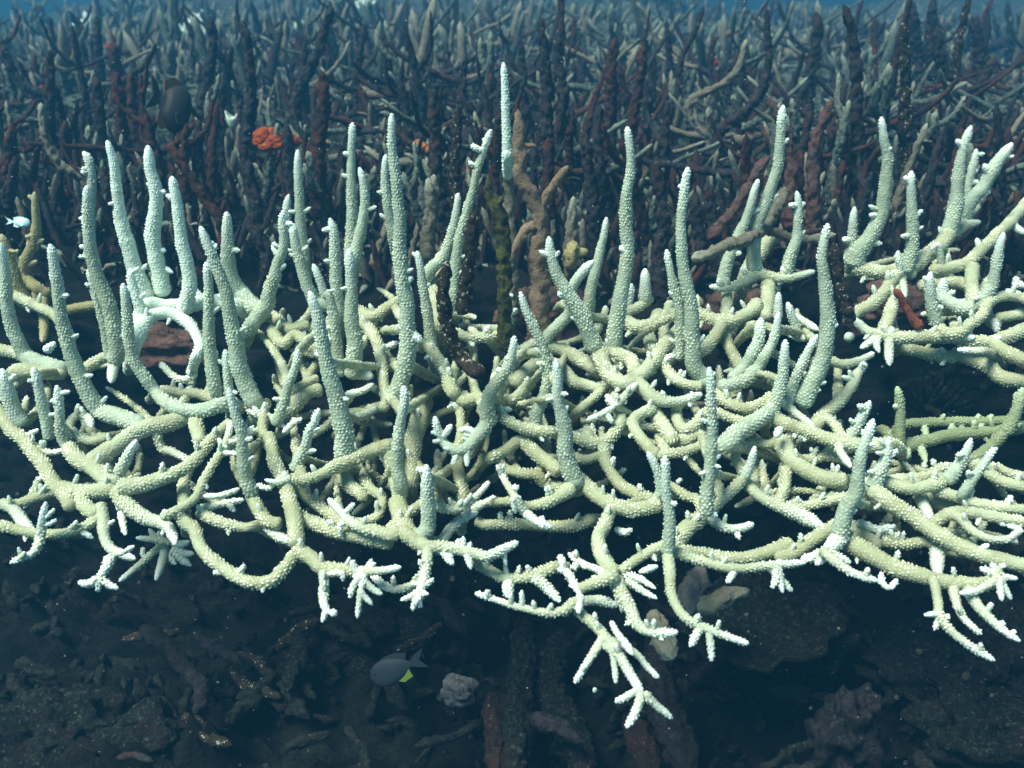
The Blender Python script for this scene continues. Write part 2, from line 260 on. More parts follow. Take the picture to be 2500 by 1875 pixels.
# ------------------------------------------------------------------ data
CORAL = {
'H': """
U 8 18 .06: 84,468 87,517 89,558 79,598 62,639 65,680 95,707 122,723
t 6 5: 86,490 68,476
U 12 18 .05: 3,571 16,612 30,653 41,693 60,730
P 16 15 .05: 163,758 203,750 240,745
P 15 11 .05: 104,760 108,799 104,835
P 16 18 .06: 60,690 40,720 70,745 120,735""",
'B': """
U 8 24 0: 262,342 279,408 287,476 296,544 312,598 328,653 350,707 366,734
U 13 24 0: 361,355 366,408 380,463 380,517 372,571 380,625 391,680 399,725
t 7 6: 385,468 405,468
t 7 6: 388,609 405,612
t 8 6: 401,655 423,666
U 12 21 0: 419,430 431,490 437,544 445,598 456,639 464,693 458,724 450,767
U 9 15 -.01: 318,655 322,690 335,730 345,760
P 22 14 -.01: 338,822 352,790 370,772 395,765 423,767 456,786 477,813 488,845 478,872
P 24 22 0: 355,735 380,745 420,748 470,742 520,735 570,745
P 22 22 0: 352,730 345,765 342,810 330,840""",
'A': """
U 10 24 0: 212,452 215,540 222,620 240,680 270,760 285,850 276,890
P 20 12 0: 283,865 275,905 271,935
U 9 17 .03: 203,370 218,395 224,450 218,520 222,600 230,660
t 6 5: 208,535 192,532
U 6 14 0: 214,658 236,731 255,802 268,880
U 10 24 0: 0,593 11,653 16,707 16,731 24,780 41,826 62,867 90,882 136,900 165,905
P 16 16 .02: 20,715 54,731 108,756 136,772 155,800
P 18 16 .01: 0,855 40,862 75,870
U 11 26 0: 122,596 133,653 141,707 144,731 152,786 163,826 174,867 190,908 206,943 222,975 244,1003 271,1011 312,1027 353,1041
t 6 5: 155,722 168,720
t 12 7: 108,860 135,835
P 18 15 .01: 200,905 240,880 280,865
U 10 21 -.01: 300,691 306,731 312,786 317,840 328,883 353,921 380,956 407,984 448,1000 502,1000 545,986
P 24 28 0: 470,1005 420,1030 353,1045 290,1085 232,1122
P 22 20 0: 475,1005 480,1045 490,1085
U 19 22 0: 3,900 20,960 40,1010 60,1040
U 11 17 .01: 81,897 92,935 103,989 114,1030 122,1075
U 9 15 0: 138,940 144,975 146,1030 152,1070 163,1090
t 7 5: 148,960 172,955
P 24 18 0: 60,905 110,910 160,915
P 19 22 0: 0,1008 27,1049 54,1070 81,1103 103,1130 122,1163 141,1190 163,1217 176,1244
t 8 6: 65,1065 95,1048
P 11 9 0: 60,1075 95,1095 125,1105 160,1098
P 22 28 0: 163,1087 190,1122 230,1144 258,1168 285,1190
P 28 13 -.01: 285,1190 325,1187 380,1173 434,1152 475,1125 502,1090 529,1060 564,1026
P 26 15 0: 285,1190 298,1217 325,1244 358,1266 393,1277 415,1293 429,1330
P 15 10 -.02: 393,1266 434,1244 475,1217 496,1176 515,1141 537,1108 556,1068 564,1027
t 7 5: 562,1078 591,1073
t 7 6: 545,1105 583,1108
t 6 5: 545,1085 531,1070
t 6 5: 540,1100 555,1088
P 11 7 -.02: 496,1211 529,1211 559,1203 586,1192
P 13 10 0: 483,1244 515,1236 556,1228 597,1220
P 17 14 0: 483,1249 515,1266 556,1280 597,1288 620,1285
P 19 19 -.01: 448,1271 475,1293 485,1325 502,1353 529,1374 564,1399 597,1418 630,1423 663,1418 690,1393 711,1366
t 9 7: 545,1395 520,1398
P 14 18 0: 0,1232 41,1230 81,1217 122,1203 150,1195
P 17 20 0: 0,1225 33,1244 54,1271 79,1296
P 17 13 0: 0,1285 41,1293 79,1301 114,1304 163,1301 203,1287 239,1266 255,1244
t 8 6: 195,1295 228,1315
P 15 7 -.01: 97,1305 95,1325 81,1350 54,1363 24,1374
U 7 13 -.01: 113,1225 108,1244 103,1271 100,1312
t 6 5: 112,1262 133,1243
t 6 5: 118,1280 138,1268
P 19 12 0: 244,1230 252,1271 255,1312 271,1339 298,1353 331,1366
t 7 5: 265,1280 280,1270
P 16 12 -.01: 275,1355 258,1388 239,1412
t 11 9: 242,1410 215,1425 190,1420
t 10 7: 245,1412 270,1430 290,1437
t 8 6: 238,1415 241,1445
t 7 5: 298,1350 328,1333
P 12 8 .01: 293,1244 300,1280 307,1307
P 24 24 0: 150,1190 190,1200 235,1200 275,1195
P 22 20 0: 200,1195 203,1230 240,1260
U 9 17 .01: 334,1074 317,1103 304,1130 288,1163
P 12 15 0: 225,1045 215,1020 195,1012 176,1024 168,1049 195,1068 230,1076 266,1065
P 13 10 .02: 393,1092 420,1103 448,1117 470,1130
P 17 17 .02: 450,1174 448,1205 450,1235
P 11 8 .03: 391,886 420,916 448,927 483,915
P 15 17 .02: 407,954 445,960 483,962 540,980
t 9 7: 420,1325 380,1318 331,1313
t 8 6: 395,1320 375,1305 363,1290
t 8 6: 400,1318 390,1305 387,1296
t 11 8: 420,1325 445,1328 463,1321
t 11 8: 420,1335 450,1350 474,1352
t 11 8: 418,1340 445,1365 467,1382
t 9 7: 410,1345 420,1365 430,1378
t 12 8: 405,1330 395,1375 380,1418
t 10 7: 395,1330 345,1375 290,1420
t 6 5: 350,1335 348,1360
U 10 19 0: 504,639 510,707 510,731 510,813 515,880 526,948
U 10 26 -.01: 488,552 502,585 529,653 553,720 564,786 575,840 583,894 605,950 622,985
t 7 6: 515,605 518,587
t 6 5: 518,612 530,596
t 7 5: 570,905 582,900""",
'C': """
U 8 28 .01: 554,517 554,558 557,625 565,680 590,720 614,745
U 7 14 .02: 705,474 700,510 700,560
U 8 22 0: 691,514 690,544 693,598 679,639 668,680 655,720 652,745 630,772 614,795
t 11 8: 682,625 665,596
t 7 5: 695,545 715,548
U 8 17 .03: 727,365 728,435 731,490 733,544 739,598 744,640
U 11 19 0: 714,545 722,598 733,639 744,680 755,707 775,740
U 11 28 -.02: 755,710 771,758 782,813 793,867 806,921 823,975 836,1030 842,1070 842,1110
t 8 6: 785,870 770,862
t 9 7: 820,948 810,945
U 8 19 0: 764,644 779,680 793,720 801,718 815,772 820,826 825,880 831,921
U 9 19 .01: 805,532 815,571 817,625 820,680 823,734 825,772
t 7 6: 806,558 785,563
U 8 17 .02: 861,299 858,354 857,436 859,517 858,571 855,625
U 8 18 .01: 877,408 888,449 890,503 882,558 872,598 865,640
U 11 25 0: 852,606 855,653 858,707 858,731 858,786 866,840 863,894 858,925
P 24 12 0: 862,905 885,912 912,920
U 8 15 .01: 942,376 939,436 945,490 953,544 965,600
U 8 26 0: 957,277 956,313 958,368 966,436 972,490 976,544 975,598 979,653 985,707 994,740 994,786 996,840 988,894 972,948 956,985
t 9 8: 990,690 1008,675
t 14 10: 1000,810 1030,835
t 7 6: 978,508 965,505
U 8 17 -.01: 1018,612 1026,653 1034,707 1040,740 1045,772 1051,826 1055,850
t 5 4: 1015,625 1007,616
t 6 5: 1038,700 1050,692
U 7 17 .02: 1199,316 1187,349 1176,381 1163,422 1155,463 1144,503 1133,544 1119,598 1109,680 1108,740
t 8 7: 1168,365 1149,354
t 6 5: 1185,350 1183,335
U 7 19 0: 1119,471 1114,517 1106,558 1095,598 1079,631 1054,655 1033,690
P 21 18 .01: 1075,645 1062,700 1060,745 1070,790
P 18 18 .01: 660,770 703,802 739,796 758,791
P 18 18 .01: 660,800 690,840 720,820 770,850
P 19 17 .01: 866,755 907,775 948,750 967,740
P 18 14 0: 874,780 901,802 920,834 931,880 937,935 942,975 934,1003
P 9 7 0: 880,845 892,830
P 12 11 .01: 842,962 880,956 915,937
P 13 12 .01: 858,1024 893,1011 926,994
P 10 9 .01: 931,853 956,843 975,834
U 8 17 0: 728,852 722,894 706,935 695,975 684,1011 670,1040
P 13 13 .02: 714,954 744,937 779,921
P 20 22 .03: 714,1000 750,960 790,950
U 10 14 .01: 549,853 554,894 557,935 560,965
U 8 20 -.01: 557,946 565,975 576,1016 590,1057 592,1108 600,1163 611,1195
P 20 20 0: 611,1195 622,1230 652,1271 690,1280
P 18 14 .01: 640,1275 680,1310 720,1325
P 13 16 -.01: 646,1000 640,1043 650,1070
t 8 6: 640,1020 617,992
t 8 6: 645,1015 646,981
t 6 5: 630,1015 603,1000
t 10 7: 655,1015 675,1030 697,1043
t 8 6: 600,1060 620,1040
P 8 10 -.01: 738,1021 715,1035 690,1057
U 7 17 0: 779,997 768,1030 755,1054 744,1095 730,1122 717,1152
U 8 20 -.02: 985,942 988,975 980,1016 975,1057 972,1081 969,1136 977,1176
P 24 14 -.02: 945,1090 907,1100 866,1119 825,1136 785,1157 744,1171 711,1168
t 8 6: 705,1170 675,1178 646,1171
t 8 6: 700,1165 690,1152
t 8 6: 705,1175 701,1201
t 7 5: 690,1165 672,1178 655,1192 625,1182
P 18 26 -.01: 655,1060 663,1085 668,1120 680,1150 695,1176 706,1217 717,1258 722,1298 725,1334
P 24 20 -.01: 718,1340 757,1360 785,1385 825,1391 852,1393 880,1393
P 16 13 -.01: 790,1390 792,1423 790,1455 793,1480 806,1499
t 11 8: 805,1490 823,1503
t 9 6: 795,1490 787,1520
t 8 6: 832,1400 838,1420
P 18 13 -.02: 880,1385 885,1410 882,1440
t 8 7: 870,1395 863,1380 859,1367
t 8 6: 890,1395 900,1380 909,1364
t 8 6: 895,1395 908,1380 918,1374
t 12 8: 900,1395 940,1392 979,1384
t 10 7: 875,1415 860,1435 855,1460
t 8 6: 870,1410 863,1400
t 10 7: 890,1420 912,1440 935,1452
t 10 6: 882,1435 878,1465 872,1510
t 9 6: 885,1450 910,1478
P 12 13 0: 905,1400 930,1425 948,1435 980,1438 1010,1426
P 17 13 -.02: 1045,1335 1040,1382 1034,1413 1024,1451 1015,1475
t 9 6: 1020,1445 1000,1457 977,1466
t 8 6: 1015,1460 1008,1492
t 8 6: 1022,1460 1026,1484
t 8 5: 1038,1430 1059,1412
t 8 5: 1030,1450 1047,1450
t 7 5: 1025,1425 1003,1425
P 18 17 .02: 741,1203 771,1230 812,1258 839,1274
P 20 22 0: 730,1262 785,1285 839,1304 880,1312 920,1320 961,1330
P 9 23 -.02: 801,1217 825,1241 844,1266 880,1287 920,1296 956,1306 975,1290
t 8 6: 842,1252 866,1228
t 8 6: 830,1285 832,1305
P 26 14 .01: 836,1152 853,1184 880,1206 890,1222
P 15 14 .01: 880,1163 907,1195 934,1217 923,1258 893,1277
P 30 26 .02: 1029,1000 1020,1040 1008,1081 1002,1136 1000,1180
P 22 24 0: 961,1152 972,1190 980,1220
P 28 28 0: 965,1215 975,1244 988,1285 1015,1317 1042,1331
P 24 11 -.02: 1000,1310 1041,1334 1081,1336 1122,1342 1163,1353 1190,1358 1217,1347 1244,1334 1266,1323
t 6 5: 1229,1350 1236,1381
t 8 6: 1132,1340 1131,1309
t 7 6: 1122,1340 1117,1315
t 12 7: 1140,1345 1150,1390
t 7 5: 1145,1340 1150,1322
t 12 9: 1085,1350 1108,1380
U 12 22 -.02: 1041,1134 1043,1190 1046,1244 1043,1290
t 7 6: 1040,1150 1016,1144
P 16 8 -.02: 1054,1230 1095,1244 1127,1239 1163,1211 1195,1176
P 17 8 0: 1076,1320 1095,1298 1122,1271 1168,1250
P 14 9 .01: 1150,1245 1180,1230 1211,1212
P 17 18 .03: 1160,1271 1190,1282 1244,1279 1298,1282 1353,1285 1407,1282 1440,1270
P 17 17 .01: 1163,1374 1195,1393 1230,1410 1271,1412 1312,1401 1355,1385
P 18 18 .01: 1240,1415 1241,1440 1241,1460
P 17 14 .01: 1305,1412 1325,1425 1342,1442 1368,1470
P 18 16 .02: 1085,1195 1060,1175 1010,1130
P 19 15 0: 960,1290 990,1260 1030,1230""",
'D': """
P 9 15 -.03: 1218,1142 1233,1174 1250,1201 1266,1230 1285,1255
P 15 9 -.03: 1280,1250 1312,1274 1346,1287
t 8 7: 1250,1195 1265,1187
t 10 7: 1255,1215 1258,1254
t 8 7: 1315,1270 1330,1265
P 14 22 -.02: 1280,1235 1325,1230 1366,1211 1401,1188
U 9 26 -.01: 1340,577 1344,620 1358,666 1380,707 1401,742 1423,780 1439,818 1456,860
t 8 6: 1335,622 1316,612
t 10 8: 1380,712 1362,722
P 26 19 -.01: 1456,845 1475,894 1502,927 1537,937 1564,916 1597,880 1615,850 1644,818
P 22 20 0: 1465,850 1510,865 1545,885 1550,920
U 7 18 0: 1481,530 1475,571 1466,612 1456,653 1442,707 1437,750 1430,780
U 12 18 .01: 1450,636 1420,666 1396,707 1393,758 1366,791 1339,818 1325,845
P 13 14 .01: 1393,750 1420,770
U 8 24 0: 1531,309 1537,354 1540,395 1537,436 1529,476 1526,517 1529,558 1532,612 1526,666 1515,720 1507,772 1502,813 1496,850
t 9 8: 1522,610 1513,600
U 14 17 .01: 1575,655 1575,693 1575,740
U 8 11 .01: 1542,692 1538,720 1532,748
P 15 15 .01: 1590,725 1570,742 1542,758 1515,767
P 22 22 .02: 1520,780 1560,800 1600,790 1610,760
P 20 18 .02: 1575,790 1590,840 1600,860
U 8 16 -.01: 1236,651 1233,693 1232,734 1235,758 1241,802 1245,840
P 15 15 0: 1228,813 1190,824 1149,824 1117,815
U 7 18 -.01: 1270,712 1285,758 1304,799 1323,840 1334,880 1339,921 1331,962 1312,1003 1305,1040
U 7 24 -.02: 1256,820 1252,853 1241,894 1217,929 1195,962 1190,1003 1195,1043
t 7 6: 1225,910 1212,900
t 8 6: 1245,870 1233,878
P 16 18 -.01: 1176,962 1149,978 1122,975 1103,943
P 21 18 -.02: 1103,955 1087,908 1068,875 1052,853
t 12 9: 1055,858 1045,850
t 9 7: 1058,880 1060,862
t 6 5: 1048,870 1035,875
t 7 6: 1100,935 1110,925
P 14 13 0: 1103,948 1122,1003 1125,1057
P 18 19 0: 1306,840 1271,862 1240,900
P 22 22 .01: 1320,880 1285,908 1250,940
P 18 16 .01: 1300,930 1260,970 1215,990
t 8 6: 1240,985 1258,972
U 9 26 -.02: 1357,876 1361,921 1361,975 1372,1016 1380,1057 1380,1095 1388,1136 1401,1170
t 7 6: 1380,1000 1386,988
P 16 18 -.02: 1206,986 1230,1019 1266,1041 1306,1051 1347,1054
t 9 7: 1215,1000 1250,1000
P 18 17 0: 1260,1081 1230,1103 1195,1119
P 22 22 0: 1271,1068 1304,1103 1339,1130 1371,1155
P 16 16 .01: 1230,1141 1271,1155 1312,1160
P 16 14 .02: 1330,1180 1370,1190 1400,1180
U 7 20 -.03: 1061,1016 1070,1049 1084,1081 1108,1098 1136,1095 1163,1068 1190,1033
t 9 8: 1084,1063 1103,1036
t 5 4: 1066,1060 1052,1053
t 8 5: 1072,1075 1056,1080
t 9 7: 1165,1060 1140,1048 1118,1053
t 12 7: 1140,1100 1140,1140
t 9 6: 1120,1100 1105,1135
P 18 18 .02: 1117,1130 1127,1190 1127,1230
P 24 22 -.01: 1401,1163 1434,1190 1466,1217 1502,1236 1542,1244 1583,1239 1615,1230
P 18 18 0: 1475,1085 1477,1122 1494,1157 1521,1190 1556,1206 1597,1222
P 18 18 0: 1407,1068 1439,1081 1475,1079 1502,1054 1515,1022 1505,989
P 10 12 -.02: 1480,963 1502,988 1529,962 1556,935
P 12 8 -.02: 1502,990 1475,1008 1431,1027
t 9 7: 1478,1008 1497,1033
P 15 14 .01: 1401,1117 1434,1122 1465,1110
P 14 13 .01: 1415,1000 1445,975 1470,950
P 22 22 .02: 1380,860 1420,880 1450,900
P 22 18 .02: 1370,900 1400,930 1430,940
P 19 26 -.01: 1490,1250 1475,1285 1461,1312 1466,1347 1483,1380 1502,1407
P 26 12 -.02: 1500,1405 1516,1445 1539,1486 1554,1521 1580,1540 1618,1546 1656,1543
P 8 15 -.03: 1365,1354 1380,1388 1399,1423 1418,1454
P 15 12 -.03: 1418,1450 1414,1475 1412,1498
t 7 5: 1375,1395 1362,1390
P 16 22 -.03: 1421,1435 1453,1423 1490,1410
P 8 14 -.01: 1387,1350 1421,1375 1459,1391 1485,1405
t 8 7: 1400,1390 1408,1370
t 9 6: 1455,1430 1471,1400
P 8 14 -.03: 1160,1448 1200,1461 1247,1477 1295,1489 1342,1496 1377,1489 1405,1470
t 7 5: 1275,1480 1274,1440
P 16 15 -.02: 1410,1485 1421,1502 1453,1527 1478,1556 1510,1597 1532,1635 1554,1670 1570,1692
t 10 8: 1555,1685 1530,1700 1502,1714
t 12 9: 1565,1695 1555,1730 1529,1778
t 12 8: 1570,1690 1600,1720 1642,1754
P 15 8 -.02: 1472,1560 1437,1613 1402,1668
t 11 7: 1510,1570 1554,1597 1580,1628 1610,1656
t 10 7: 1493,1590 1500,1625 1504,1670
P 8 13 -.04: 1491,1516 1507,1546 1532,1578 1545,1600
U 9 18 -.03: 1623,1112 1625,1149 1625,1190 1630,1230 1636,1271 1633,1312 1630,1353
P 18 10 -.03: 1630,1350 1636,1401 1637,1429 1643,1461 1659,1492 1684,1515 1722,1533 1770,1552 1829,1572
t 12 9: 1708,1535 1684,1580
t 10 6: 1730,1540 1735,1575 1738,1615
t 6 5: 1652,1180 1664,1168
U 7 14 -.01: 1580,1102 1595,1130 1608,1163 1612,1200
P 15 16 -.01: 1515,1395 1554,1366 1595,1342 1625,1330
P 10 11 -.01: 1560,1397 1608,1382
P 12 7 -.01: 1530,1400 1570,1418 1602,1438
P 13 8 -.01: 1525,1415 1573,1445 1604,1462
P 15 15 .02: 1421,1467 1469,1467 1510,1480
t 9 6: 1516,1460 1518,1497
P 12 9 .01: 1500,1290 1525,1300 1545,1290""",
'E': """
U 9 21 0: 1912,256 1907,304 1904,354 1899,408 1885,449 1872,490 1855,531 1844,565 1840,620 1842,665
U 8 18 .01: 1851,437 1839,476 1828,517 1812,558 1793,595 1775,640 1765,690
U 7 18 0: 1945,466 1950,503 1948,544 1945,585 1929,625 1918,672
t 7 6: 1940,501 1925,501
t 8 6: 1950,508 1965,493
P 26 22 .03: 1872,587 1855,615 1834,645 1815,690
U 8 20 -.02: 1731,896 1736,935 1736,989 1739,1043 1736,1095 1733,1136 1730,1176 1725,1217 1725,1260
t 7 6: 1740,1122 1760,1110
t 6 5: 1738,918 1745,908
t 8 6: 1730,1250 1752,1260
P 14 15 0: 1644,1190 1676,1211 1703,1220
P 14 17 -.01: 1750,1232 1790,1195 1815,1168
U 7 15 -.01: 1844,1089 1831,1136 1815,1170
P 17 21 0: 1820,1178 1858,1214 1901,1236 1934,1250 1975,1269 2015,1290
P 15 15 0: 1920,1236 1961,1236 2015,1225 2064,1214
P 28 24 0: 1907,1068 1920,1103 1939,1130 1975,1152 2015,1168 2070,1174
P 16 15 0: 1918,1140 1918,1184 1904,1217
P 16 12 .02: 1840,1190 1870,1215 1890,1200
P 21 23 -.01: 1896,1024 1934,1041 1975,1054 2015,1070 2076,1084 2130,1087 2168,1088
P 12 12 -.03: 1907,1043 1893,1067
U 8 28 0: 2021,545 2010,598 2007,639 2013,680 2018,745 2021,786 2018,826 2010,867 1996,908 1975,948 1956,995
t 7 6: 2030,795 2046,793
t 7 6: 2000,935 2018,932
U 8 15 -.01: 1996,816 1975,853 1956,894 1937,935 1929,975
U 8 26 -.02: 1918,829 1915,867 1910,921 1901,962 1885,997 1853,1022 1820,1043 1793,1062 1765,1088
U 8 20 -.01: 1901,761 1896,799 1885,840 1866,872 1847,902 1820,927 1785,940 1752,945
U 14 18 0: 1858,775 1853,826 1834,867 1812,902 1785,929
U 7 14 0: 1901,713 1900,745 1898,780
P 22 20 .01: 1874,690 1875,730 1866,780
P 8 18 0: 1731,699 1771,704 1806,693 1839,674 1861,669
P 18 10 0: 1850,669 1907,680 1948,674 1990,662
t 8 7: 1856,662 1855,642
t 7 6: 1820,680 1812,666
t 8 6: 1905,688 1897,695
P 18 14 .02: 1860,690 1880,705 1905,700
P 16 17 .02: 1774,712 1774,748 1771,775
P 19 20 0: 1690,762 1731,777 1771,786 1806,775 1839,756 1850,735
P 19 18 0: 1758,800 1736,834 1711,856
P 17 17 .02: 1766,800 1779,845 1800,885
U 8 24 0: 1680,408 1673,449 1667,490 1663,544 1664,598 1668,653 1679,707 1687,745 1690,813 1692,853 1695,894 1717,925
t 7 6: 1668,460 1657,450
U 8 17 -.01: 1627,609 1635,653 1646,707 1654,731 1660,772 1661,826 1658,880
P 10 19 -.01: 1646,813 1627,840 1600,880 1570,910 1527,932
P 10 9 -.01: 1622,880 1640,870 1665,866
P 16 16 0: 1622,894 1649,927 1684,940 1717,943
P 15 16 .01: 1630,760 1620,800 1625,840
P 24 9 -.01: 1568,946 1595,970 1630,981 1668,978 1714,961
t 6 5: 1688,975 1690,956
P 15 20 0: 1600,995 1554,1016 1546,1038 1565,1070 1581,1089 1603,1110
P 17 17 .01: 1652,1003 1655,1030 1673,1049 1703,1030 1717,1003
P 24 22 .02: 1630,1085 1676,1073 1710,1050
P 22 22 .01: 1600,1010 1620,1040 1640,1070
P 15 15 0: 1610,1112 1668,1103 1714,1089
P 17 18 0: 1745,955 1782,986 1825,997 1866,984 1888,962
P 15 15 0: 1752,1008 1793,1024 1825,1035
P 14 10 -.01: 1915,986 1948,1013 1988,1042
P 11 12 .01: 1920,815 1961,826 1985,812
U 7 14 .01: 1922,737 1934,772 1945,810
P 11 12 0: 1934,767 1966,786 1999,807
P 17 8 0: 2020,878 2056,889 2097,880 2135,862
P 12 24 .01: 2117,887 2095,908 2084,935 2063,965 2036,992 2008,1016 1990,1040
t 7 6: 2075,925 2055,920
P 14 15 0: 2010,1018 2035,1035 2060,1072
U 7 17 0: 2125,978 2109,1008 2090,1043 2074,1075
U 8 26 -.02: 2133,1022 2122,1057 2109,1090 2101,1122 2095,1163 2090,1203 2068,1236 2057,1271 2049,1310
U 7 24 -.01: 2171,1066 2166,1103 2160,1130 2144,1157 2133,1190
t 8 6: 2172,1115 2192,1097
P 21 20 -.01: 2140,1168 2185,1184 2225,1193 2266,1187 2307,1171
U 8 20 -.01: 2372,1069 2356,1108 2334,1146 2307,1175
P 17 16 .02: 2185,1170 2240,1168 2300,1145
t 7 5: 2310,1140 2308,1130
P 26 24 -.01: 2120,1195 2144,1206 2185,1236 2225,1260 2266,1288 2307,1315 2361,1342 2415,1361 2470,1374 2505,1384
t 9 7: 2390,1345 2415,1328
P 32 20 -.01: 2055,1310 2076,1325 2117,1350 2158,1372 2198,1391 2253,1407 2307,1420 2388,1426 2429,1418
P 28 20 -.02: 2060,1300 2035,1328 2011,1345
t 14 10: 2005,1350 1980,1362 1954,1364
t 12 9: 2010,1360 1990,1380
t 12 9: 2025,1350 2050,1362 2077,1374
P 15 11 -.03: 2020,1355 2063,1388 2103,1407 2146,1419
P 9 8 -.01: 2151,1397 2154,1423 2173,1435 2192,1413
P 15 9 -.02: 2280,1420 2290,1470 2294,1502 2322,1540 2370,1578 2429,1614
t 8 6: 2292,1498 2256,1502
t 8 6: 2295,1500 2281,1539
t 7 5: 2300,1505 2321,1506
P 16 8 -.01: 2325,1425 2332,1461 2348,1502 2370,1527 2397,1548
P 19 9 -.02: 2360,1430 2379,1467 2408,1502 2446,1537 2492,1566
t 6 6: 2445,1530 2449,1515
t 6 6: 2470,1548 2478,1538
P 14 14 -.03: 2429,1425 2433,1404 2438,1385
t 8 7: 2430,1402 2392,1386
t 8 7: 2435,1405 2486,1413
t 10 8: 2438,1415 2446,1468
t 9 7: 2442,1415 2469,1465
t 11 8: 2425,1420 2385,1442 2342,1449
t 8 6: 2430,1390 2420,1375
t 7 6: 2440,1385 2456,1378
P 20 20 .01: 2288,1335 2288,1380 2293,1410
P 16 16 .01: 2139,1312 2171,1325 2212,1328 2258,1323
P 14 8 0: 2090,1275 2144,1293 2187,1284
P 19 16 0: 2280,1195 2334,1214 2388,1230 2442,1239 2505,1245
t 8 7: 2457,1238 2470,1209
t 8 7: 2385,1240 2397,1268
P 19 17 0: 2275,1282 2320,1252 2375,1252 2429,1263 2505,1275
P 16 8 -.01: 2340,1262 2375,1296 2415,1315 2456,1317 2480,1304 2489,1293 2456,1281
P 17 16 .01: 2247,1217 2266,1258 2275,1285
P 22 20 .02: 2258,1217 2334,1239 2380,1250
U 8 15 -.01: 2426,1093 2410,1122 2388,1152 2366,1184 2350,1205
t 7 7: 2375,1172 2362,1148
P 20 19 .01: 2400,1145 2442,1174 2505,1192
P 13 14 .02: 2432,1141 2470,1157 2505,1165
P 15 12 0: 1736,1268 1771,1288 1804,1290 1841,1279
t 8 6: 1795,1292 1806,1318
P 24 28 0: 1720,1258 1690,1280 1660,1310 1640,1345
P 16 22 0: 1655,1342 1717,1350 1771,1363 1825,1361 1880,1347 1936,1325
P 18 10 -.02: 1640,1345 1703,1366 1758,1382 1812,1388 1866,1382 1920,1377 1968,1373
t 9 7: 1905,1378 1900,1366
t 12 8: 1890,1395 1910,1420 1935,1445
t 10 7: 1895,1410 1885,1436
t 9 7: 1905,1420 1912,1448
t 10 8: 1790,1400 1774,1424
P 23 20 0: 2030,1290 1975,1325 1934,1353 1890,1362
P 18 14 .02: 1961,1125 2015,1114 2064,1125
P 13 11 -.01: 2050,1100 2078,1141
P 15 14 .01: 1798,1125 1804,1095 1839,1081 1880,1084
P 22 24 .01: 2060,1280 2100,1300 2150,1340""",
'F': """
U 8 24 0: 2152,285 2158,341 2166,381 2164,436 2158,476 2155,512 2139,552 2117,588 2095,612 2084,655
t 7 7: 2168,365 2177,359
t 8 7: 2148,525 2122,525
t 7 7: 2160,508 2172,510
t 7 6: 2110,610 2120,622
U 8 15 .01: 2087,504 2082,544 2079,598 2070,640
U 9 20 0: 2225,417 2224,449 2225,490 2228,544 2228,598 2220,634 2209,670
t 7 6: 2222,448 2207,430
U 7 10 -.01: 2192,612 2194,640 2200,670
P 22 19 0: 2080,655 2144,663 2193,663 2239,669
P 18 18 -.01: 2190,668 2158,712 2125,745 2088,766
P 18 12 0: 2196,677 2204,704 2206,730
P 16 21 0: 2190,700 2179,739 2171,772 2160,800
U 8 24 0: 2372,306 2358,341 2345,395 2339,449 2334,503 2323,544 2310,580
t 7 7: 2350,360 2334,340
U 7 14 0: 2384,363 2375,408 2364,449 2355,490
U 15 20 0: 2472,349 2442,387 2421,422 2402,455 2383,476 2361,506 2339,550
t 8 7: 2412,420 2402,400
t 8 7: 2430,400 2456,391
P 9 16 -.01: 2415,463 2388,490 2361,517 2335,550
P 8 18 -.01: 2394,541 2361,550 2330,570
P 14 16 -.01: 2385,505 2360,530 2345,560
P 24 22 -.01: 2320,565 2301,593 2280,612 2253,631 2222,656
P 20 16 0: 2270,662 2320,653 2361,642 2388,617 2415,593 2442,566 2470,539 2505,497
t 8 7: 2392,605 2384,581
t 11 9: 2470,545 2483,558 2505,572
t 9 8: 2290,600 2272,612
U 8 19 -.01: 2451,567 2440,604 2432,647 2423,693 2407,720 2388,745
t 7 6: 2438,625 2450,622
P 20 21 0: 2375,648 2372,693 2377,734
U 13 22 0: 2304,680 2301,720 2320,739 2356,753 2385,755
U 11 18 -.02: 2272,663 2270,690 2272,718 2277,758 2288,795
t 7 6: 2268,690 2254,674
P 18 15 -.02: 2288,795 2312,815 2339,813 2369,791 2396,772 2410,745 2423,731 2456,723 2491,726 2510,735
t 8 8: 2460,722 2463,704
t 8 8: 2475,724 2485,710
P 12 25 -.01: 2085,778 2112,805 2144,815 2185,824 2239,824 2285,821 2334,818
t 9 8: 2177,815 2177,797
t 7 6: 2255,812 2252,808
t 14 9: 2171,835 2170,865 2172,893
t 11 8: 2130,830 2100,851
t 10 7: 2140,840 2147,862
t 10 8: 2370,825 2378,818
P 18 22 0: 2307,818 2361,834 2415,837 2456,859 2505,882
t 8 6: 2420,835 2444,822
P 9 14 -.01: 2337,854 2370,856 2402,858
P 16 16 .01: 2429,777 2464,772 2505,764
t 11 9: 2428,785 2434,812
P 22 20 .01: 2440,830 2470,818 2505,802
P 22 22 .03: 2320,862 2361,872 2415,894 2442,921 2505,932
P 18 18 .03: 2210,850 2260,862 2340,875
P 12 12 0: 2470,690 2505,700
t 8 8: 2478,692 2483,676
P 20 20 .02: 2240,700 2290,690 2340,690 2370,700
P 20 18 .02: 2340,760 2400,770 2440,800""",
